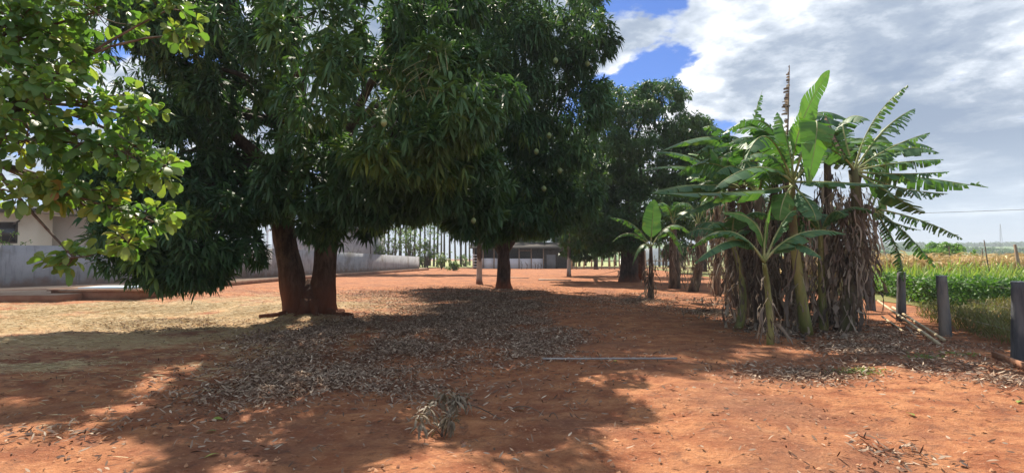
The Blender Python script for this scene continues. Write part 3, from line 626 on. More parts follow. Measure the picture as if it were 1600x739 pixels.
LF(t_, D, (1140, 290), (1080, 262), (1003, 266), .5, .2); LF(t_, D, (1140, 290), (1085, 248), (1022, 238), .45, .3); LF(t_, D, (1140, 290), (1070, 290), (1018, 302), .5, .25, d2=-1); LF(t_, D, (1140, 292), (1115, 255), (1075, 240), .5, .05, mt=BLEAFY, d1=-1)
t_, q, tp_ = tops[4]; D = q[1]
LF(t_, D, (1160, 295), (1090, 290), (1022, 302), .5, .35); LF(t_, D, (1162, 295), (1120, 310), (1050, 345), .5, .3); LF(t_, D, (1160, 290), (1135, 265), (1110, 232), .5, .05, mt=BLEAFY, roll=.8); LF(t_, D, (1160, 290), (1150, 250), (1145, 245), .4, .05, mt=BLEAFY, roll=1)
# B2: tall fresh plant with huge upright leaf
t2, q2, top2 = banana('tall fresh banana plant with huge upright pointed leaf and green stem', 1262, 522, 1238, 285, .095, BSTEMG, r, 26, 2, (1.5, 2), .55, .4)
D = q2[1]
LF(t2, D, (1238, 290), (1250, 200), (1297, 110), .62, .03, roll=1.3, mt=BLEAFY, d2=.3, fold=.1, pet=.25)
LF(t2, D, (1238, 285), (1275, 190), (1262, 290), .62, .06, roll=.3, mt=BLEAFY, d1=-.8, d2=-1.2, fold=.1, pet=.32)
LF(t2, D, (1238, 285), (1200, 215), (1165, 250), .5, .5, d1=-.5, d2=-1); LF(t2, D, (1238, 285), (1180, 262), (1110, 300), .5, .4, d1=-.8, d2=-1.2)
LF(t2, D, (1240, 285), (1300, 285), (1398, 290), .5, .25, d1=-.6, d2=-1.0); LF(t2, D, (1240, 290), (1280, 235), (1330, 260), .5, .5, d1=.5)
LF(t2, D, (1238, 290), (1160, 300), (1040, 302), .5, .3, d1=-.6, d2=-1.2)
LF(t2, D, (1240, 280), (1232, 230), (1215, 175), .5, .5, roll=1.2); LF(t2, D, (1240, 290), (1225, 310), (1218, 345), .42, .1, roll=.4, mt=BLEAFY, d1=-.6, d2=-.8, pet=.3)
LF(t2, D, (1240, 290), (1265, 320), (1275, 345), .4, .2, d1=-.7, d2=-.9)
# B3: right plant with brown shaggy stem and fan of torn leaves
t3, q3, top3 = banana('shaggy brown banana plant at the right end with torn leaves fanning right', 1314, 520, 1333, 265, .15, BSTEMB, r, 110, 0)
D = q3[1]; o3 = (1335, 268)
for (m_, c_, w_, tr) in [((1365, 190), (1420, 132), .30, .9), ((1380, 205), (1429, 170), .46, .8), ((1390, 232), (1454, 207), .44, .75), ((1400, 255), (1475, 249), .44, .7), ((1440, 278), (1545, 294), .46, .65), ((1400, 292), (1482, 303), .42, .7), ((1395, 305), (1442, 334), .5, .3), ((1400, 272), (1485, 268), .35, .8),
                         ((1290, 210), (1255, 160), .4, .7), ((1300, 235), (1240, 225), .45, .6), ((1320, 215), (1318, 190), .36, .8)]:
    LF(t3, D, o3, m_, c_, w_, tr, d1=r.normal(0, .3), d2=r.normal(0, .6))
LF(t3, D, (1335, 265), (1310, 225), (1290, 180), .3, .9, mt=DEADB, name='dead_leaf', roll=.5)
t4, q4, top4 = banana('banana plant behind the shaggy brown stem with drooping right leaves', 1332, 505, 1358, 320, .12, BSTEMB, r, 30, 1)
D = q4[1]
for (m_, c_, w_, tr, mt) in [((1440, 345), (1505, 374), .34, .95, None), ((1410, 360), (1463, 418), .42, .85, None), ((1400, 385), (1412, 440), .34, .9, None), ((1378, 280), (1385, 252), .3, .05, BLEAFY), ((1372, 330), (1378, 300), .35, .05, BLEAFY), ((1390, 345), (1440, 360), .2, .95, None)]:
    LF(t4, D, (1362, 325), m_, c_, w_, tr, mt=mt, roll=0 if mt is None else 1.2)
# B1: front yellow stem
t1, q1, top1 = banana('front banana plant with slim yellow stem leaning left at grove front', 1204, 538, 1194, 412, .062, BSTEMG, r, 7, 0)
D = q1[1]; o1 = (1194, 410)
LF(t1, D, o1, (1150, 375), (1084, 412), .36, .2, d2=-.3); LF(t1, D, o1, (1140, 362), (1080, 388), .36, .3, d2=.6); LF(t1, D, o1, (1180, 350), (1130, 333), .34, .03, mt=BLEAFY, roll=.7)
LF(t1, D, o1, (1250, 365), (1322, 366), .40, .25, d2=.4); LF(t1, D, o1, (1235, 380), (1285, 404), .36, .2, d2=-.4); LF(t1, D, o1, (1196, 360), (1205, 320), .12, .03, mt=BLEAFY, roll=1); LF(t1, D, o1, (1225, 345), (1245, 330), .3, .3)
t10, q10, _ = banana('young banana plant with low leaves before the skirts at the grove left side', 1152, 513, 1142, 375, .08, BSTEMG, r, 8, 6, (1.1, 1.6), .5, .35, aelev=(.2, 1.2))
t11, q11, _ = banana('young banana plant with low leaves between the fresh plant and the shaggy one', 1288, 518, 1282, 365, .08, BSTEMG, r, 8, 6, (1.0, 1.5), .48, .35, aelev=(.3, 1.3))
b = MB()
for k in range(520):
    tt_ = r.random(); c0 = G(1120, 470)*(1-tt_)+G(1350, 522)*tt_ if r.random() < .6 else G(1130, 492)*(1-tt_)+G(1250, 528)*tt_; q = np.array((c0[0]+r.normal(0, .45), c0[1]+r.normal(0, .5), .02)); q[2] = float(ground_h(q[0], q[1]))+r.uniform(.03, .22); a_ = r.uniform(0, 6.28)
    ribbon(b, r, q, r.uniform(.25, .8), r.uniform(.02, .11), np.array((math.cos(a_), math.sin(a_)))*1.5)
tag(b.build('fallen_banana_leaves', DEADB), 'heap of curled dry banana leaves around the grove stems', 'dead leaves', kind='stuff')
# small suckers and trunks in front
t5, q5, _ = banana('banana stem with green streaks beside the tall fresh plant', 1252, 515, 1248, 380, .10, BSTEMG, r, 16, 2, (1., 1.5), .35, .5)
t6, q6, _ = banana('stubby cut banana trunk wrapped in dry sheath at grove front', 1303, 508, 1302, 440, .15, BSTEMB, r, 14, 0)
# small banana and shaggy trunks at left, standing clear
t7, q7, _ = banana('small banana plant with one broad upright leaf standing clear left of grove', 1017, 468, 1017, 385, .10, BSTEMB, r, 18, 0, deadlen=(.3, .8), group='banana plants standing clear left of the grove')
D = q7[1]; o7 = (1017, 388)
LF(t7, D, o7, (1019, 350), (1022, 312), .72, .03, roll=1.45, pet=.22, fold=.1)
LF(t7, D, o7, (990, 352), (952, 340), .3, .8); LF(t7, D, o7, (985, 365), (955, 380), .15, .8); LF(t7, D, o7, (1045, 360), (1068, 400), .5, .4); LF(t7, D, o7, (1050, 352), (1085, 372), .4, .6); LF(t7, D, o7, (1000, 385), (988, 415), .35, .2)
t8, q8, _ = banana('shaggy banana plant with thick trunk just right of the small clear one', 1054, 452, 1052, 350, .26, BSTEMB, r, 30, 4, (2, 2.8), .6, .6, group='banana plants standing clear left of the grove', deadlen=(.5, 1.2))
t9, q9, _ = banana('shaggy leaning banana plant beside the grove\'s left end', 1082, 456, 1090, 350, .2, BSTEMB, r, 45, 4, (2, 2.8), .6, .6, group='banana plants standing clear left of the grove')

# ------------------------------------------------------------ fence posts right
ppx = [(1594, 566), (1477, 524), (1408, 500), (1362, 485)]
pl = ['thick dark fence post nearest, at the right frame edge', 'dark fence post with pale top, second from the right', 'dark fence post beside the bamboo poles, third from right', 'dark fence post half hidden by the shaggy banana stem']
posts = []
for i, (a, bb) in enumerate(ppx):
    q = G(a, bb); posts.append(q); t = thing('fence_post', q, pl[i], 'fence post', 'round fence posts along the field')
    b = MB(); hts = np.linspace(-.1, 1.24, 12); b.tube([q+np.array((.003*math.sin(i+k*3)+(.02, -.03, .035, -.02)[i]*k, 0, k)) for k in hts], .112-.014*hts+.002*np.sin(hts*19+i), 18, wob=.05, seed=i+9); b.build('post', POSTM, t, True)
    b = MB(); o_t = np.array(((.02, -.03, .035, -.02)[i]*1.24+.003*math.sin(i+3.7), 0, 0)); b.tube([q+o_t+np.array((0, 0, 1.234)), q+o_t+np.array((0, 0, 1.25))], [.099, .08], 14, wob=.1); b.build('post_top', POSTTOP, t)
dirf = (posts[2]-posts[0])/np.linalg.norm(posts[2]-posts[0])
for zz_, nm in ((.45, 'lowest'), (.8, 'middle'), (1.12, 'highest')):
    b = MB(); b.tube([posts[0]-dirf*6+(0, -.12, zz_), posts[0]+(0, -.12, zz_), posts[2]+(0, -.12, zz_), posts[2]+dirf*26+(0, 0, zz_)], .0022, 4)
    tag(b.build('fence_wire', WIREM), nm+' of three thin wires strung along the field fence posts', 'wire', 'fence wires')

# ------------------------------------------------------------ bamboo poles, pipe, planks, branch
def pole(name, a, b_, rad, m, label, cat, group=None, z=.05, sides=8, nodes=True):
    p0, p1 = np.array(a), np.array(b_); b = MB(); n = 14; pts = [p0+(p1-p0)*k/(n-1) for k in range(n)]
    b.tube(pts, [rad*(1.15 if nodes and k % 2 else 1) for k in range(n)], sides, wob=.05); return tag(b.build(name, m, None, True), label, cat, group)
A_ = G(1372, 488); B_ = G(1468, 542)
pole('bamboo_pole', A_+(0, 0, .35), B_+(0, 0, .05), .028, BAMBOO, 'longest bamboo pole leaning from banana base to the ground', 'pole', 'bamboo poles by the fence')
pole('bamboo_pole', G(1395, 492)+(0, 0, .22), G(1475, 535)+(0, 0, .05), .03, BAMBOO, 'bamboo pole lying behind the longest pole towards the fence', 'pole', 'bamboo poles by the fence')
pole('bamboo_pole', G(1378, 500)+(0, 0, .1), G(1412, 520)+(0, 0, .03), .02, BAMBOO, 'short bamboo pole lying under the other two', 'pole', 'bamboo poles by the fence')
def gh(q, dz=0): return np.array((q[0], q[1], float(ground_h(q[0], q[1]))+dz))
pole('pipe', gh(G(848, 567), .05), gh(G(1058, 570), .05), .016, PIPE, 'long thin grey pipe lying across the bare red ground', 'pipe', nodes=False)
def plank(a, b_, w, h, m, label, z=0.):
    a, b_ = np.array(a), np.array(b_); L = np.linalg.norm((b_-a)[:2]); ang = math.atan2(b_[1]-a[1], b_[0]-a[0]); c = (a+b_)/2; b = MB(); b.box(c[0]-L/2, c[0]+L/2, c[1]-w/2, c[1]+w/2, c[2]+.004+z, c[2]+h+z, 0, ang, (c[0], c[1])); return tag(b.build('plank', m), label, 'plank')
plank(gh(G(842, 438)), gh(G(892, 439)), .22, .09, PLANK, 'long pale plank lying on the ground before the shed')
plank(gh(G(795, 434)), gh(G(826, 435)), .10, .05, PLANK, 'thin pale board behind the dark forked mango trunk')
plank(G(172, 461), G(220, 467), .10, .08, PLANK, 'pale narrow plank lying beside the concrete tank', .06)
plank(G(-20, 471), G(44, 463), .5, .16, TIMBER, 'grey timber baulk lying at the far left by the kerb', .0)
plank(gh(G(1552, 566), .0), gh(G(1640, 602), .0), .04, .10, noise_mat('reddish_board', (.30, .14, .08), (.38, .2, .12), 5, .9, .3), 'reddish board edging the leaf litter below the nearest post', .02)
# fallen dry branch in the foreground
q = gh(G(712, 668)); fb = thing('fallen_branch', q, 'fallen branch with dry leaves on red ground in the foreground', 'branch'); b = MB(); r = np.random.default_rng(5)
stem = bez(gh(G(690, 690), .03), gh(G(715, 655), .12), gh(G(782, 664), .03), 10); b.tube(stem, np.linspace(.012, .005, 10), 5)
tips = []
for k in range(16):
    s0 = stem[r.integers(0, 6)]; e = s0+np.array((r.normal(-.02, .12), r.normal(0, .10), r.uniform(.02, .13))); b.tube(bez(s0, (s0+e)/2+(0, 0, .05), e, 4), np.linspace(.006, .003, 4), 4); tips.append(e)
b.build('stem', TWIG, fb, True); tips = np.array(tips)
leafobj('leaves', [rosettes(r, tips, np.array([(0, 0, .6)]*len(tips))+r.normal(0, .5, (len(tips), 3)), 14, .12, .030, .45, vb=r.uniform(.2, .7, len(tips)), spread=(.3, 2.2))], leaf_mat('dry_green_leaf', [(0, (.12, .08, .05)), (.5, (.22, .17, .11)), (1, (.34, .28, .19))], .1, .6), fb)

# ------------------------------------------------------------ litter, straw, fallen green leaves
def scatter(L, n, seed, o_):
    r = np.random.default_rng(seed); X = []; tot = sum(q[2]*q[3]*q[4] for q in L)
    for (cx, cy, rx, ry, w) in L:
        k = int(n*rx*ry*w/tot*2.2); a = r.normal(0, .62, (k, 2)); x = cx+a[:, 0]*rx; y = cy+a[:, 1]*ry
        f = np.clip(.1+2.0*(fbm(x, y, .9, o_, 4)-.22), 0, 1.1); ok = (r.random(k) < f**1.6) & (y > 1.5); X.append(np.stack((x[ok], y[ok]), 1))
    return np.concatenate(X)
def lying(xy, r, L, Wd, lift, dro, vals, tilt=.35):
    n = len(xy); a = r.random(n)*2*math.pi; d = nrm(np.stack((np.cos(a), np.sin(a), r.normal(0, tilt*.5, n)+.05), 1)); z = ground_h(xy[:, 0], xy[:, 1])+lift*r.random(n)+.008
    Ls = L*r.uniform(.55, 1.15, n); base = np.column_stack((xy, z))-d*Ls[:, None]*.5; base[:, 2] = np.maximum(base[:, 2], z-.003)
    return leaves(base, d, Ls, Wd*r.uniform(.6, 1.1, n), dro*r.uniform(-1, 1., n), r.normal(0, tilt*1.4, n), vals)
r = np.random.default_rng(41)
xy = scatter(LP, 110000, 1, 2); k = len(xy)
extra = np.stack((r.uniform(-14, 9, 9000), 2.5+28*r.random(9000)**1.3), 1); extra = extra[extra[:, 0] < fence_x(extra[:, 1])]
tag(leafobj('leaf_litter', [lying(xy, r, .088, .021, .045, .38, np.clip(r.normal(.42, .27, k), 0, 1), .6), lying(extra, r, .07, .02, .01, .3, np.clip(r.normal(.35, .25, len(extra)), 0, 1))], LITTER), 'brown and grey fallen dry leaves carpeting the red ground', 'leaf litter', kind='stuff')
xy = scatter(SP, 80000, 2, 4); k = len(xy)
a = r.normal(.15, .6, k); d = nrm(np.stack((np.cos(a), np.sin(a), r.normal(0.02, .05, k)), 1)); z = ground_h(xy[:, 0], xy[:, 1])+.012+.02*r.random(k)
Ls = r.uniform(.06, .22, k)
tag(leafobj('dry_grass', [leaves(np.column_stack((xy, z)), d, Ls, r.uniform(.004, .010, k), r.normal(.05, .1, k), r.normal(0, .4, k), r.random(k))], STRAW), 'flattened straw coloured dry grass on the sunlit left ground', 'dry grass', kind='stuff')
k = 26000; cx_ = r.uniform(-13, 9.5, k); cy_ = 2.4+15*r.random(k)**1.5; ok = (cx_ < fence_x(cy_)-.2) & (fbm(cx_, cy_, 1.4, 7, 4)+.25*r.random(k) > .58); cx_, cy_ = cx_[ok], cy_[ok]; k = len(cx_)
oc = np.array([(1, 0, 0), (0, 1, 0), (-1, 0, 0), (0, -1, 0), (0, 0, 1.)]); sz = (.006+.022*r.random(k)**4)[:, None, None]; ang = r.random(k)*6.28; V_ = oc[None]*sz*r.uniform(.6, 1.3, (k, 5, 1)); ca_, sa_ = np.cos(ang)[:, None], np.sin(ang)[:, None]
V_ = np.stack((V_[..., 0]*ca_-V_[..., 1]*sa_, V_[..., 0]*sa_+V_[..., 1]*ca_, V_[..., 2]), -1)+np.stack((cx_, cy_, ground_h(cx_, cy_)-.001), 1)[:, None]
bb_ = (np.arange(k)*5)[:, None]; tri = np.concatenate([bb_+np.array(q_) for q_ in ((0, 1, 4), (1, 2, 4), (2, 3, 4), (3, 0, 4))])
tag(new_mesh('soil_crumbs', V_.reshape(-1, 3), tri, noise_mat('soil_crumb', (.20, .08, .045), (.50, .26, .14), 3, .95, 0), None, True), 'small clods and crumbs of red earth strewn on the ground', 'soil crumbs', kind='stuff')
GL = leaf_mat('fallen_green_leaf', [(0, (.16, .26, .04)), (1, (.42, .42, .07))], .2, .5)
for i, (a_, b_, lab) in enumerate([(349, 656, 'single green fallen leaf in the left foreground shade'), (316, 682, 'green fallen leaf left of the other in the shaded foreground'), (318, 728, 'green fallen leaf at the bottom edge, left'), (803, 641, 'round green fallen leaf right of the dry branch'), (960, 568, 'green fallen leaf beside the grey pipe'), (1590, 640, 'yellow fallen leaf at the right edge of the ground'), (1415, 652, 'yellow green fallen leaf on bare ground below the litter'), (166, 485, 'bright yellow fallen leaf on the straw at left')]):
    q = gh(G(a_, b_), .01); n = 1
    an = r.uniform(0, 6); ob = leafobj('fallen_leaf', [leaves(np.array([q]), np.array([(math.cos(an), math.sin(an), .12)]), np.array([.11]), np.array([.06]), np.array([.1]), np.array([.2]), np.array([r.random()]), 'obov')], GL); tag(ob, lab, 'leaf', 'fresh fallen leaves')
# twigs
for i, (a_, b_, c_, d_, lab) in enumerate([(800, 640, 850, 650, 'thin dark twig right of the green fallen leaf'), (858, 655, 872, 662, 'short dark twig on the sunlit orange ground'), (1020, 555, 1045, 560, 'short twig just above the grey pipe'), (740, 480, 715, 492, 'bent twig standing in the leaf litter')]):
    b = MB(); p0 = gh(G(a_, b_), .01); p1 = gh(G(c_, d_), .01); b.tube(bez(p0, (p0+p1)/2+(0, .05, .04), p1, 6), np.linspace(.007, .003, 6), 5); tag(b.build('twig', TWIG, None, True), lab, 'twig')

# ------------------------------------------------------------ wall, pavement, houses at left
def prism(name, poly, z0, z1, m, parent=None, m2=None):
    n = len(poly); zt = z1 if hasattr(z1, '__len__') else [z1]*n
    v = [(a, b, z0) for a, b in poly]+[(a, b, zt[i]) for i, (a, b) in enumerate(poly)]
    f = [tuple(range(n))[::-1], tuple(range(n, 2*n))]+[(i, (i+1) % n, n+(i+1) % n, n+i) for i in range(n)]
    return new_mesh(name, v, f, [m]+([m2] if m2 else []), parent, matidx=[0, 0]+[1 if m2 else 0]*n)
wl = [(-30, 15), (-23.5, 25), (-17.4, 39.5), (-12.6, 74)]
kl = [(-36, 19.3), (-16.7, 20), (-16.6, 24), (-16.4, 39), (-11.6, 76)]
pav = prism('pavement', kl+[(-13.5, 78), (-40, 78)], -.1, .26, CONC, None, CONCD); tag(pav, 'raised dusty concrete pavement with kerb along the grey wall', 'pavement', kind='structure')
wall = thing('wall', (-17.4, 39.5, 0), 'long low grey plastered wall behind the trees at left', 'wall')
seg = MB()
for (x0, y0), (x1, y1), h0, h1 in zip(wl[:-1], wl[1:], (2.5, 2.22, 2.34), (2.22, 2.34, 1.85)):
    d = np.array((x1-x0, y1-y0)); d /= np.linalg.norm(d); n_ = np.array((-d[1], d[0]))*.2
    v = [(x0, y0, 0), (x1, y1, 0), (x1+n_[0], y1+n_[1], 0), (x0+n_[0], y0+n_[1], 0)]; v += [(v[0][0], v[0][1], h0), (v[1][0], v[1][1], h1), (v[2][0], v[2][1], h1), (v[3][0], v[3][1], h0)]
    seg.add(v, [(3, 2, 1, 0), (4, 5, 6, 7), (0, 1, 5, 4), (1, 2, 6, 5), (2, 3, 7, 6), (3, 0, 4, 7)])
seg.build('wall_panel', GREYWALL, wall)
h = thing('house', (-45, 38, 0), 'cream house with dark window and low roof behind the grey wall', 'house')
def PX(px, D): return (px-CX)/F*D
D = 36
b = MB(); b.box(PX(-330, D), PX(57, D), D, D+9, 0, P(0, 333, D)[2], 0); b.build('wall', CREAM, h)
b = MB(); b.box(PX(57, D)+.003, PX(160, D), D+1.2, D+9, 0, P(0, 335, D)[2]-.02, 0); b.build('side_wall', CREAM_SHADED, h)
b = MB(); b.box(PX(-350, D), PX(165, D), D-1.1, D+9.5, P(0, 332, D)[2], P(0, 324, D)[2], 0); 
rf = b.build('roof', ROOFM, h); b = MB(); b.box(PX(-350, D), PX(80, D), D-1.2, D-1.105, P(0, 334, D)[2], P(0, 328, D)[2]); b.build('fascia', DARKM, rf)
wz0, wz1 = P(0, 380, D)[2], P(0, 347, D)[2]
b = MB(); b.box(PX(-40, D), PX(27, D), D-.05, D-.004, wz0, wz1); w_ = b.build('window_frame', DARKM, h); b = MB(); b.box(PX(-38, D), PX(24, D), D-.07, D-.052, wz0+.1, wz1-.1); b.build('pane', GLASS, w_)
b = MB(); b.tube([P(30, 345, D-1), P(22, 350, D)], .06, 6); b.build('bracket', DARKM, h)
# small lit shrub in front of window
def shrub(label, px, py, Hh, Wd_, m, n, r, Lf=.1, name='shrub', q=None, group=None, stemm=TWIG, zc=.6, K=6, wl_=.45):
    q = G(px, py) if q is None else q; t = thing(name, q, label, 'shrub' if name == 'shrub' else 'sapling', group); b = MB(); tips = []
    for k in range(n):
        e = q+np.array((r.normal(0, .42)*Wd_, r.normal(0, .42)*Wd_, Hh*r.uniform(.35, 1))); b.tube(bez(q, (q+e)/2+np.array((r.normal(0, .05), r.normal(0, .05), .12*Hh)), e, 5), np.linspace(.012+.008*Hh, .006, 5), 4, cap=False)
        for j in range(4): tips.append(e+(q-e)*r.uniform(0, .4)*np.array((1, 1, .8))+r.normal(0, .09*Wd_, 3))
    b.build('stems', stemm, t); tips = np.array(tips); leafobj('foliage', [rosettes(r, tips, nrm(r.normal(0, .6, (len(tips), 3))+np.array((0, 0, .6))), K, Lf, Lf*wl_, .25)], m, t); return t
r = np.random.default_rng(61)
shrub('bright green shrub tip rising behind the wall before the house window', 12, 405, 1.9, 1.3, LIME, 10, r, .16, q=np.array((PX(8, 33), 33, 1.6)))
b = MB(); D = 88; b.box(PX(430, D), PX(579, D), D, D+10, 0, P(0, 361, D)[2]); gb = thing('grey_building', (PX(500, D), D, 0), 'plain grey block building above the wall behind twin mango trunk', 'building'); b.build('wall', GREYWALL, gb)
b = MB(); b.box(PX(420, D), PX(583, D), D-.6, D+10.5, P(0, 361, D)[2]+.003, P(0, 358, D)[2]); b.build('roof', DARKM, gb)
b = MB(); b.tube([P(579, 420, D-.3), P(579, 360, D-.3)], .08, 6); b.build('downpipe', DARKM, gb)
for i, px in enumerate((418, 427)):
    b = MB(); b.tube([np.array((PX(px, 46), 46, 0)), P(px, 350, 46)], .09, 8); b.box(PX(px, 46)-.14, PX(px, 46)+.14, 45.86, 46.14, 3.9, 4.0); tag(b.build('white_post', WHITEP), ('left' if i == 0 else 'right')+' of two white posts rising behind the wall', 'post', 'white posts behind the wall')
# concrete tank with pale blue sheet, tyre like hole ring
q = G(150, 462); tk = thing('concrete_tank', q, 'low square concrete tank with kerb rim in front of grey wall', 'tank'); x0, x1 = G(70, 463)[0]*.93, G(205, 463)[0]
b = MB(); y0, y1 = 21.2, 23.6; b.box(-17.9, -14.6, y0, y1, 0, .34); b.build('side_walls', CONCD, tk)
b = MB(); 
for bx in ((-18, -14.5, y0-.1, y0+.15), (-18, -14.5, y1-.15, y1+.1), (-18, -17.75, y0+.153, y1-.153), (-14.75, -14.5, y0+.153, y1-.153)): b.box(*bx, .343, .43)
b.build('rim', CONC, tk)
b = MB(); b.box(-17.2, -15.2, y0+.4, y1-.4, .40, .46, 0, .1); tag(b.build('sheet', BLUE), 'pale blue sheet lying on top of the concrete tank', 'sheet')
b = MB(); q = G(115, 465); b.tube([q+np.array((0, 0, .05)), q+np.array((.25, .05, .12)), q+np.array((.5, 0, .04))], [.06, .09, .05], 8, wob=.3); tag(b.build('rubble_stone', CONC, None, True), 'small broken stone beside the concrete tank', 'stone')

# saplings along the wall
for (px, py, Hh, Wd_, lab) in [(391, 440, 1.9, .5, 'thin dark sapling by the wall left of the twin trunk'), (545, 428, 3.0, 1.9, 'leafy grey green sapling by the wall right of the twin trunk'), (603, 421, 2.6, 1.3, 'bare V shaped sapling by the wall near its right end')]:
    shrub(lab, px, py, Hh, Wd_, leaf_mat('sapling_leaf', [(0, (.07, .10, .05)), (1, (.14, .17, .08))], .2, .6), 9 if 'bare' not in lab else 4, r, .15, 'sapling', group='saplings along the wall', K=5 if 'bare' not in lab else 1)
for (px, py, Hh, Wd_, lab) in [(690, 421, 2.4, 1.8, 'leafy green bush beside the end of the pavement'), (708, 423, 1.3, 1.1, 'low dark bush right of the leafy green bush'), (660, 418, 2.6, 1.6, 'yellow green bush just behind the wall end'), (725, 417, 2.4, 2.2, 'olive bush left of the shed')]:
    shrub(lab, px, py, Hh, Wd_, BUSH, 22, r, .3, K=8, group='bushes near the wall end')
for (px, py, Hh, Wd_, lab) in [(612, 419, 6.5, 3.0, 'tall leafy young tree left of centre behind the low wall'), (640, 419, 7.5, 3.4, 'tallest leafy young tree rising behind the right end of wall'), (668, 418.5, 5.6, 2.8, 'leafy young tree just beyond the right end of the wall'), (590, 419, 4.2, 2.2, 'short yellow green young tree beside the grey building corner')]:
    shrub(lab, px, py, Hh, Wd_, BUSH, 26, r, .42, name='young_tree', K=8, group='young trees behind the wall')
# eucalyptus rows
r = np.random.default_rng(71); eu = []
pxs = [586, 592, 598, 607, 618, 627, 634, 641, 648, 655, 664, 672, 678, 683, 689, 694, 703, 712, 720, 728, 734, 746, 762, 1088, 1098, 1111]+[896, 905, 915, 941, 952, 962, 1030, 1041, 1066]
for i, px in enumerate(pxs):
    if i < 4 or i in (23, 24, 25, 26, 32):
        D = [104, 112, 98, 108][i % 4]; H = r.uniform(13, 16); q = np.array((PX(px, D), D, 0)); t = thing('eucalyptus_tree', q, 'x', 'tree', 'x')
        b = MB(); b.tube(bez(q, q+np.array((r.normal(0, .15), 0, H/2)), q+np.array((r.normal(0, .4), 0, H)), 8), np.linspace(.24, .07, 8), 7); b.build('trunk', BARKE, t, True)
        n = 130; hh = r.random(n)**.6; c = q+np.column_stack((r.normal(0, 1.1, n)*(1.1-hh*.5), r.normal(0, 1.1, n), H*(.45+.6*hh))); leafobj('crown', [rosettes(r, c, sph(r, n), 7, .5, .10, .5, ld=.5)], EUCA, t)
        eu.append(t)
    else:
        D = float(r.uniform(96, 128)); src = eu[i % 4]; t = src.copy(); COL.objects.link(t); t.location = (PX(px, D), D, 0); t.rotation_euler = (0, 0, r.uniform(0, 6)); t.scale = (1, 1, r.uniform(.85, 1.15)); ROOTS.append(t)
        for ch in list(src.children):
            c = ch.copy(); COL.objects.link(c); c.parent = t
        if i < 3: eu.append(t)
    left = px < 800
    t['label'] = 'thin straight eucalyptus trunk in the far row between wall end and shed' if left else ('thin far eucalyptus trunk behind the far fence right of the shed' if px < 1080 else 'thin far eucalyptus trunk seen left of the banana grove')
    t['group'] = 'far row of eucalyptus trees left of shed' if left else ('far eucalyptus trees right of the shed' if px < 1080 else 'far eucalyptus trees by the grove')

# ------------------------------------------------------------ shed
D = 88; sh = thing('shed', (PX(800, D), D, 0), 'long dark open shed with white low wall and grey door', 'shed')
def z_(py, D=D): return P(0, py, D)[2]
b = MB(); b.box(PX(752, D), PX(776, D), D, D+.2, 0, z_(403.5)); b.box(PX(776, D)+.003, PX(849, D), D-.01, D+.2, 0, z_(404)); b.build('low_wall', WHITEP, sh)
b = MB(); b.box(PX(738, D), PX(892, D), D+5, D+5.2, 0, z_(386)); b.box(PX(738, D), PX(738, D)+.15, D+.3, D+5, 0, z_(386)); b.build('back_wall', DARKM, sh)
b = MB(); v = [(PX(733, D), D-1, z_(388.5)), (PX(898, D), D-1, z_(388.5)), (PX(898, D), D+6, z_(378)), (PX(733, D), D+6, z_(378))]; v += [(a_, b_, c_+.12) for a_, b_, c_ in v]
b.add(v, [(3, 2, 1, 0), (4, 5, 6, 7), (0, 1, 5, 4), (1, 2, 6, 5), (2, 3, 7, 6), (3, 0, 4, 7)]); b.build('roof', DARKM, sh)
for px in (741, 755, 772, 811, 830, 849): b = MB(); b.box(PX(px, D)-.08, PX(px, D)+.08, D-.3, D-.14, 0, z_(388.6)); b.build('post', TIMBER, sh)
b = MB(); b.box(PX(849, D)+.2, PX(871, D), D-.02, D+.2, 0, z_(390)); b.build('front_wall', DARKM, sh)
b = MB(); b.box(PX(854, D), PX(868, D), D-.10, D-.025, .02, z_(398)); b.build('door', GREYDOOR, sh)
b = MB(); b.box(PX(811, D)+.1, PX(830, D)-.1, D-.26, D-.2, z_(392), z_(391)); b.build('rail', TIMBER, sh)
# leaning ladder-like crate at shed left
b = MB()
for k in range(5): b.box(PX(739, 84), PX(746, 84), 84, 84.1, .3+.45*k, .38+.45*k)
for px in (739, 746): b.box(PX(px, 84)-.05, PX(px, 84)+.05, 83.9, 83.995, 0, 2.4)
tag(b.build('ladder', WHITEP), 'short white ladder standing at the left end of shed', 'ladder')
# far fence right of shed
r = np.random.default_rng(81)
for i, px in enumerate([893, 900, 912, 924, 940, 952, 960, 968, 1008, 1036, 1062, 1070, 1082, 1093]):
    D = 84-abs(px-930)*.06; q = np.array((PX(px, D), D, 0)); b = MB(); b.tube([q, q+np.array((r.normal(0, .05), 0, 1.3)), q+np.array((r.normal(0, .08), 0, r.uniform(1.9, 2.8)))], .11, 6, wob=.1)
    tag(b.build('far_fence_post', TIMBER, None, True), 'rough dark fence post in the far fence right of the shed', 'fence post', 'far fence posts')
b = MB(); 
for z0_ in (.35, 1.3): b.tube([np.array((PX(890, 83), 82.2, z0_)), np.array((PX(960, 82), 81.7, z0_*.97)), np.array((PX(1120, 72), 73, z0_))], .06, 5)
tag(b.build('fence_rail', TIMBER), 'pair of horizontal rails of the far fence', 'fence rail')
pl_ = MB(); D = 125; cx0, cx1 = PX(985, D), PX(1066, D); n = 14; v = []; f = []
for i in range(n+1):
    a = math.pi*i/n; xx = (cx0+cx1)/2-(cx1-cx0)/2*math.cos(a); zz_ = 4.0*math.sin(a); v += [(xx, D, zz_), (xx, D+14, zz_)]
    if i: k = 2*i; f.append((k-2, k, k+1, k-1))
f += [tuple(range(0, 2*n+2, 2))[::-1], tuple(range(1, 2*n+2, 2))]; pl_.add(v, f); tag(pl_.build('plastic_tunnel', PLASTIC, None, True), 'white rounded plastic covered tunnel beyond the far fence', 'greenhouse')
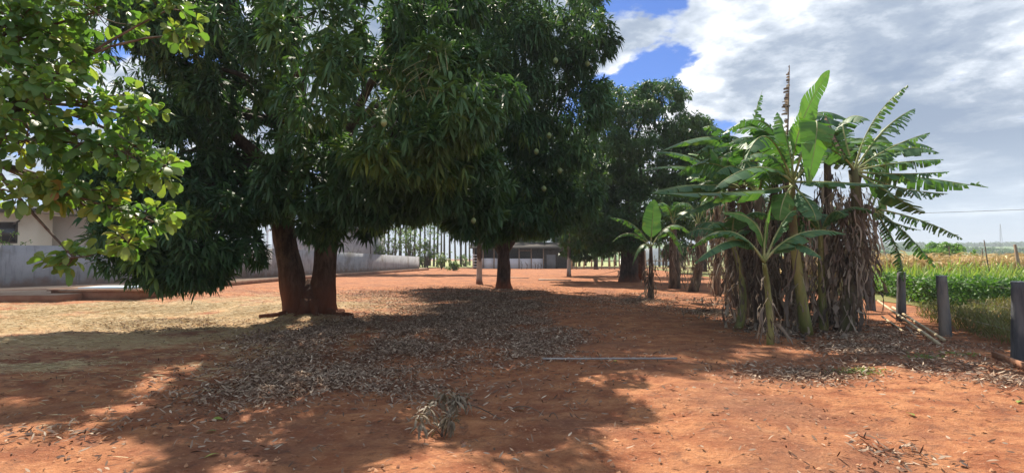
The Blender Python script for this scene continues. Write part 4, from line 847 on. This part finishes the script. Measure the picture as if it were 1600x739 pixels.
# small shrubs around the shed front
for px in (815, 823, 836, 840, 845):
    q = np.array((PX(px, 82), 82, 0)); b = MB(); b.tube([q, q+np.array((.1, 0, .7)), q+np.array((r.normal(0, .2), 0, r.uniform(1, 1.5)))], [.05, .04, .02], 5); b.tube([q+np.array((.07, 0, .5)), q+np.array((-.3, 0, 1.1))], [.03, .01], 4)
    tag(b.build('bare_sapling', DARKM), 'bare dark stick sapling before the white shed wall', 'sapling', 'stick saplings at shed')

# ------------------------------------------------------------ crops beyond the fence
r = np.random.default_rng(91)
def inpoly_x(y): return fence_x(y)+2.2
n = 13000; yy = 17.5+8*r.random(n)**1.1; xx = 13.2+(yy-17.5)*.42+r.random(n)**1.3*30; ok = xx < yy*1.05+4; xx, yy = xx[ok], yy[ok]
row = np.clip(1.0+.25*(fbm(xx, yy, .5, 3, 3)-.5)*2, .7, 1.3); zz_ = row*r.random(len(xx))**.45*.85
nz = zz_+.06
# light yellow green tops near the corn
v = np.clip(.28+.5*(yy > 22.5)+r.normal(0, .18, len(xx))+.3*(zz_ > .85), 0, 1)
tag(leafobj('green_crop', [rosettes(r, np.column_stack((xx, yy, nz)), nrm(r.normal(0, .5, (len(xx), 3))+np.array((0, -.2, .6))), 5, .15, .085, .2, 'obov', vb=v)], CROP), 'low dense green bean crop growing beyond the fence posts', 'crop', kind='stuff')
n = 20000; yy = 19+7.5*r.random(n)**.7; xx = 13.4+(yy-17.5)*.42+r.random(n)**1.1*30; ok = xx < yy*1.05+4; xx, yy = xx[ok], yy[ok]; n = len(xx); hh = r.uniform(0, .95, n)*(.7+.7*fbm(xx, yy, .6, 4, 2)); a = r.random(n)*6.28
tag(leafobj('tall_grass', [leaves(np.column_stack((xx, yy, hh)), nrm(np.column_stack((np.cos(a)*.5, np.sin(a)*.5, r.uniform(.6, 1.6, n)))), r.uniform(.35, .8, n), r.uniform(.018, .04, n), r.uniform(0, .6, n), r.normal(0, .6, n), np.clip(r.normal(.62, .25, n), 0, 1))], leaf_mat('tall_grass_blade', [(0, (.10, .2, .03)), (.6, (.24, .34, .07)), (1, (.42, .42, .14))], .35, .6)), 'wispy yellow green grass growing between the green crop and the maize', 'grass', kind='stuff')
n = 10000; yy = 25.5+70*r.random(n)**1.6; xx = 13.8+(yy-25)*.36+r.random(n)*(yy*.8); 
lean = r.normal(0, .12, (n, 2)); Hc = r.uniform(1.45, 2.0, n); d = nrm(np.column_stack((lean, np.ones(n)))); base = np.column_stack((xx, yy, np.zeros(n)))
pt1 = leaves(base, d, Hc, r.uniform(.05, .09, n), np.zeros(n), r.uniform(0, 3, n), np.clip(r.normal(.4, .25, n), 0, .93), 'mid')
K = 5; bi = np.repeat(np.arange(n), K); hh = r.uniform(.25, .95, len(bi)); a = r.random(len(bi))*6.28; dd = nrm(np.column_stack((np.cos(a), np.sin(a), r.uniform(-.3, .9, len(bi)))))
pt2 = leaves(base[bi]+d[bi]*(Hc[bi]*hh)[:, None], dd, r.uniform(.4, .75, len(bi)), r.uniform(.05, .10, len(bi)), r.uniform(.3, .9, len(bi)), r.normal(0, .7, len(bi)), np.clip(r.normal(.5, .25, len(bi))+.35*(yy[bi] < 28)*(hh < .5), 0, 1))
tag(leafobj('dry_cornfield', [pt1, pt2], CORN), 'field of dry tan maize stalks beyond the green crop', 'cornfield', kind='stuff')
n = 42000; yy = 8.0+10*r.random(n); xx = fence_x(yy)+.5+r.random(n)**1.2*(4+.25*(yy-8)); f_ = fbm(xx, yy, .8, 6, 3); ok = (r.random(n) < np.clip((f_-.3)*3, .05, 1)) & (xx < yy*1.15+1.5) & ~((yy > 14.5) & (xx < fence_x(yy)+3.2)); xx, yy, f_ = xx[ok], yy[ok], f_[ok]; k = len(xx)
a = r.random(k)*6.28; d = nrm(np.column_stack((np.cos(a)*.5, np.sin(a)*.5, r.uniform(.5, 1.2, k)))); hh = r.random(k)*.6*f_
tag(leafobj('weeds', [leaves(np.column_stack((xx, yy, hh)), d, r.uniform(.08, .30, k), r.uniform(.008, .022, k), r.uniform(0, .5, k), r.normal(0, .5, k), r.random(k))], WEED), 'olive brown dry weeds growing behind the fence posts', 'weeds', kind='stuff')
n = 1500; cc = [G(1350, 588), G(1330, 586), G(1445, 565), G(1130, 490), G(1500, 560)]; parts = []
for c_ in cc:
    k = 160; q = c_+np.column_stack((r.normal(0, .16, k), r.normal(0, .10, k), np.zeros(k))); q[:, 2] = ground_h(q[:, 0], q[:, 1]); a = r.random(k)*6.28
    parts.append(leaves(q, nrm(np.column_stack((np.cos(a), np.sin(a), r.uniform(.3, 1.2, k)))), r.uniform(.03, .09, k), r.uniform(.008, .02, k), r.uniform(.1, .4, k), r.normal(0, .4, k), r.random(k)*.5+.5))
tag(leafobj('green_sprouts', parts, BUSH), 'small green weed sprouts poking through the fallen leaves', 'weeds', kind='stuff')
# dry saplings / stakes in field
for (px, py, D, m_, lab) in [(1483, 385, 26, TWIG, 'thin bare stake standing before the bright green field tree'), (1545, 375, 24, TWIG, 'thin leaning stake in the green crop at right'), (1590, 382, 25, TIMBER, 'thick weathered stake in the crop at right edge'), (1534, 388, 28, TWIG, 'slim bare stake between the two others in crop')]:
    q = np.array((PX(px, D), D, 0)); b = MB(); rad = .09 if m_ is TIMBER else .03; b.tube([q, q+np.array((r.normal(0, .05), 0, 1.)), P(px+r.normal(0, 4), py, D)], [rad, rad*.9, rad*.6], 6, wob=.1)
    tag(b.build('stake', m_, None, True), lab, 'stake', 'stakes in the crop')
simple_tree('small bright green bushy tree standing in the maize field', 1475, 421, .1, 400, [(1472, 394, 58, 1.9, 1.6, .95), (1462, 398, 58, 1.2, 1.3, .7), (1490, 396, 59, 1.4, 1.4, .8)], m=LIME, seed=12, name='field_tree', per_m2=.9, cr=.5, ros=30, K=7, L=.25, Wd=.12, limb_r=.05, zmin=.9, twigs=False)

# ------------------------------------------------------------ hills, far woods, mast, wire
hx = np.linspace(40, 900, 90); hy = np.linspace(230, 1100, 60); HX, HY = np.meshgrid(hx, hy); a_ = HX.ravel(); b_ = HY.ravel()
hh = np.clip((b_-230)/600, 0, 1)**1.15*22*(.75+.5*fbm(a_, b_, .004, 2, 3))
f0 = (np.arange(59)[:, None]*90+np.arange(89)[None, :]).ravel(); tag(new_mesh('hills', np.column_stack((a_, b_, hh-.3)), np.stack((f0, f0+1, f0+91, f0+90), 1), HILLM, None, True), 'low green hills on the right horizon', 'hills', kind='structure')
n = 2000; yy = 240+660*r.random(n)**.9; xx = yy*r.uniform(.55, 1.02, n); zz_ = np.clip((yy-230)/600, 0, 1)**1.15*22*(.75+.5*fbm(xx, yy, .004, 2, 3))
band = fbm(xx, yy, .012, 9, 3); ok = (band > .52) | (yy > 780); xx, yy, zz_ = xx[ok], yy[ok], zz_[ok]; n = len(xx)
rad = r.uniform(2.2, 4.5, n)*(1+(yy > 780)*.5); idx = np.repeat(np.arange(n), 90); e = sph(r, len(idx)); e[:, 2] = np.abs(e[:, 2]); q = np.column_stack((xx, yy, zz_))[idx]+e*rad[idx][:, None]*np.array((1, 1, .9))*r.uniform(.6, 1, (len(idx), 1))
tag(leafobj('far_woods', [leaves(q, nrm(e+r.normal(0, .6, e.shape)), rad[idx]*.34, rad[idx]*.26, np.full(len(idx), .2), r.normal(0, .5, len(idx)), np.clip(r.random(n)[idx]*.8+r.random(len(idx))*.2, 0, 1))], MANGO2), 'distant dark green woods along the right horizon', 'woods', kind='stuff')
D = 420; q = np.array((PX(1564, D), D, 8.)); b = MB()
zt = P(1564, 350, D)[2]
for sx, sy in ((-1, -1), (1, -1), (0, 1)): b.tube([q+np.array((sx*1.0, sy*1.0, 0)), np.array((q[0]+sx*.12, q[1]+sy*.12, zt))], .09, 4)
for k in range(14):
    s_ = k/14; w_ = 1-.88*s_; z0_ = q[2]+(zt-q[2])*s_; b.tube([(q[0]-w_, q[1]-w_, z0_), (q[0]+w_*.9, q[1]-w_*.9, z0_+(zt-q[2])/14)], .05, 3)
tag(b.build('radio_mast', WIREM), 'faint slender lattice mast on the right horizon', 'mast')
b = MB(); pa, pb, pc = P(1180, 338, 70), P(1440, 333, 62), P(1720, 322, 48); b.tube(bez(pa, pb, pc, 14), .022, 5); tag(b.build('power_line', DARKM), 'single dark power line crossing the sky at right', 'power line')
hm = bpy.data.materials.new('haze'); hm.use_nodes = True; ht = hm.node_tree; ht.nodes.clear(); ho = ht.nodes.new('ShaderNodeOutputMaterial'); hv = ht.nodes.new('ShaderNodeVolumePrincipled')
hv.inputs['Density'].default_value = .0006; hv.inputs['Color'].default_value = (.80, .88, .97, 1); ht.links.new(hv.outputs[0], ho.inputs['Volume'])
b = MB(); b.box(-1600, 1600, -70, 2500, -3, 75); tag(b.build('haze', hm), 'thin pale haze over the far fields and hills', 'haze', kind='stuff')
for o_ in bpy.data.objects:
    if '_o' in o_: del o_['_o']
print('OBJECTS', len(bpy.data.objects))
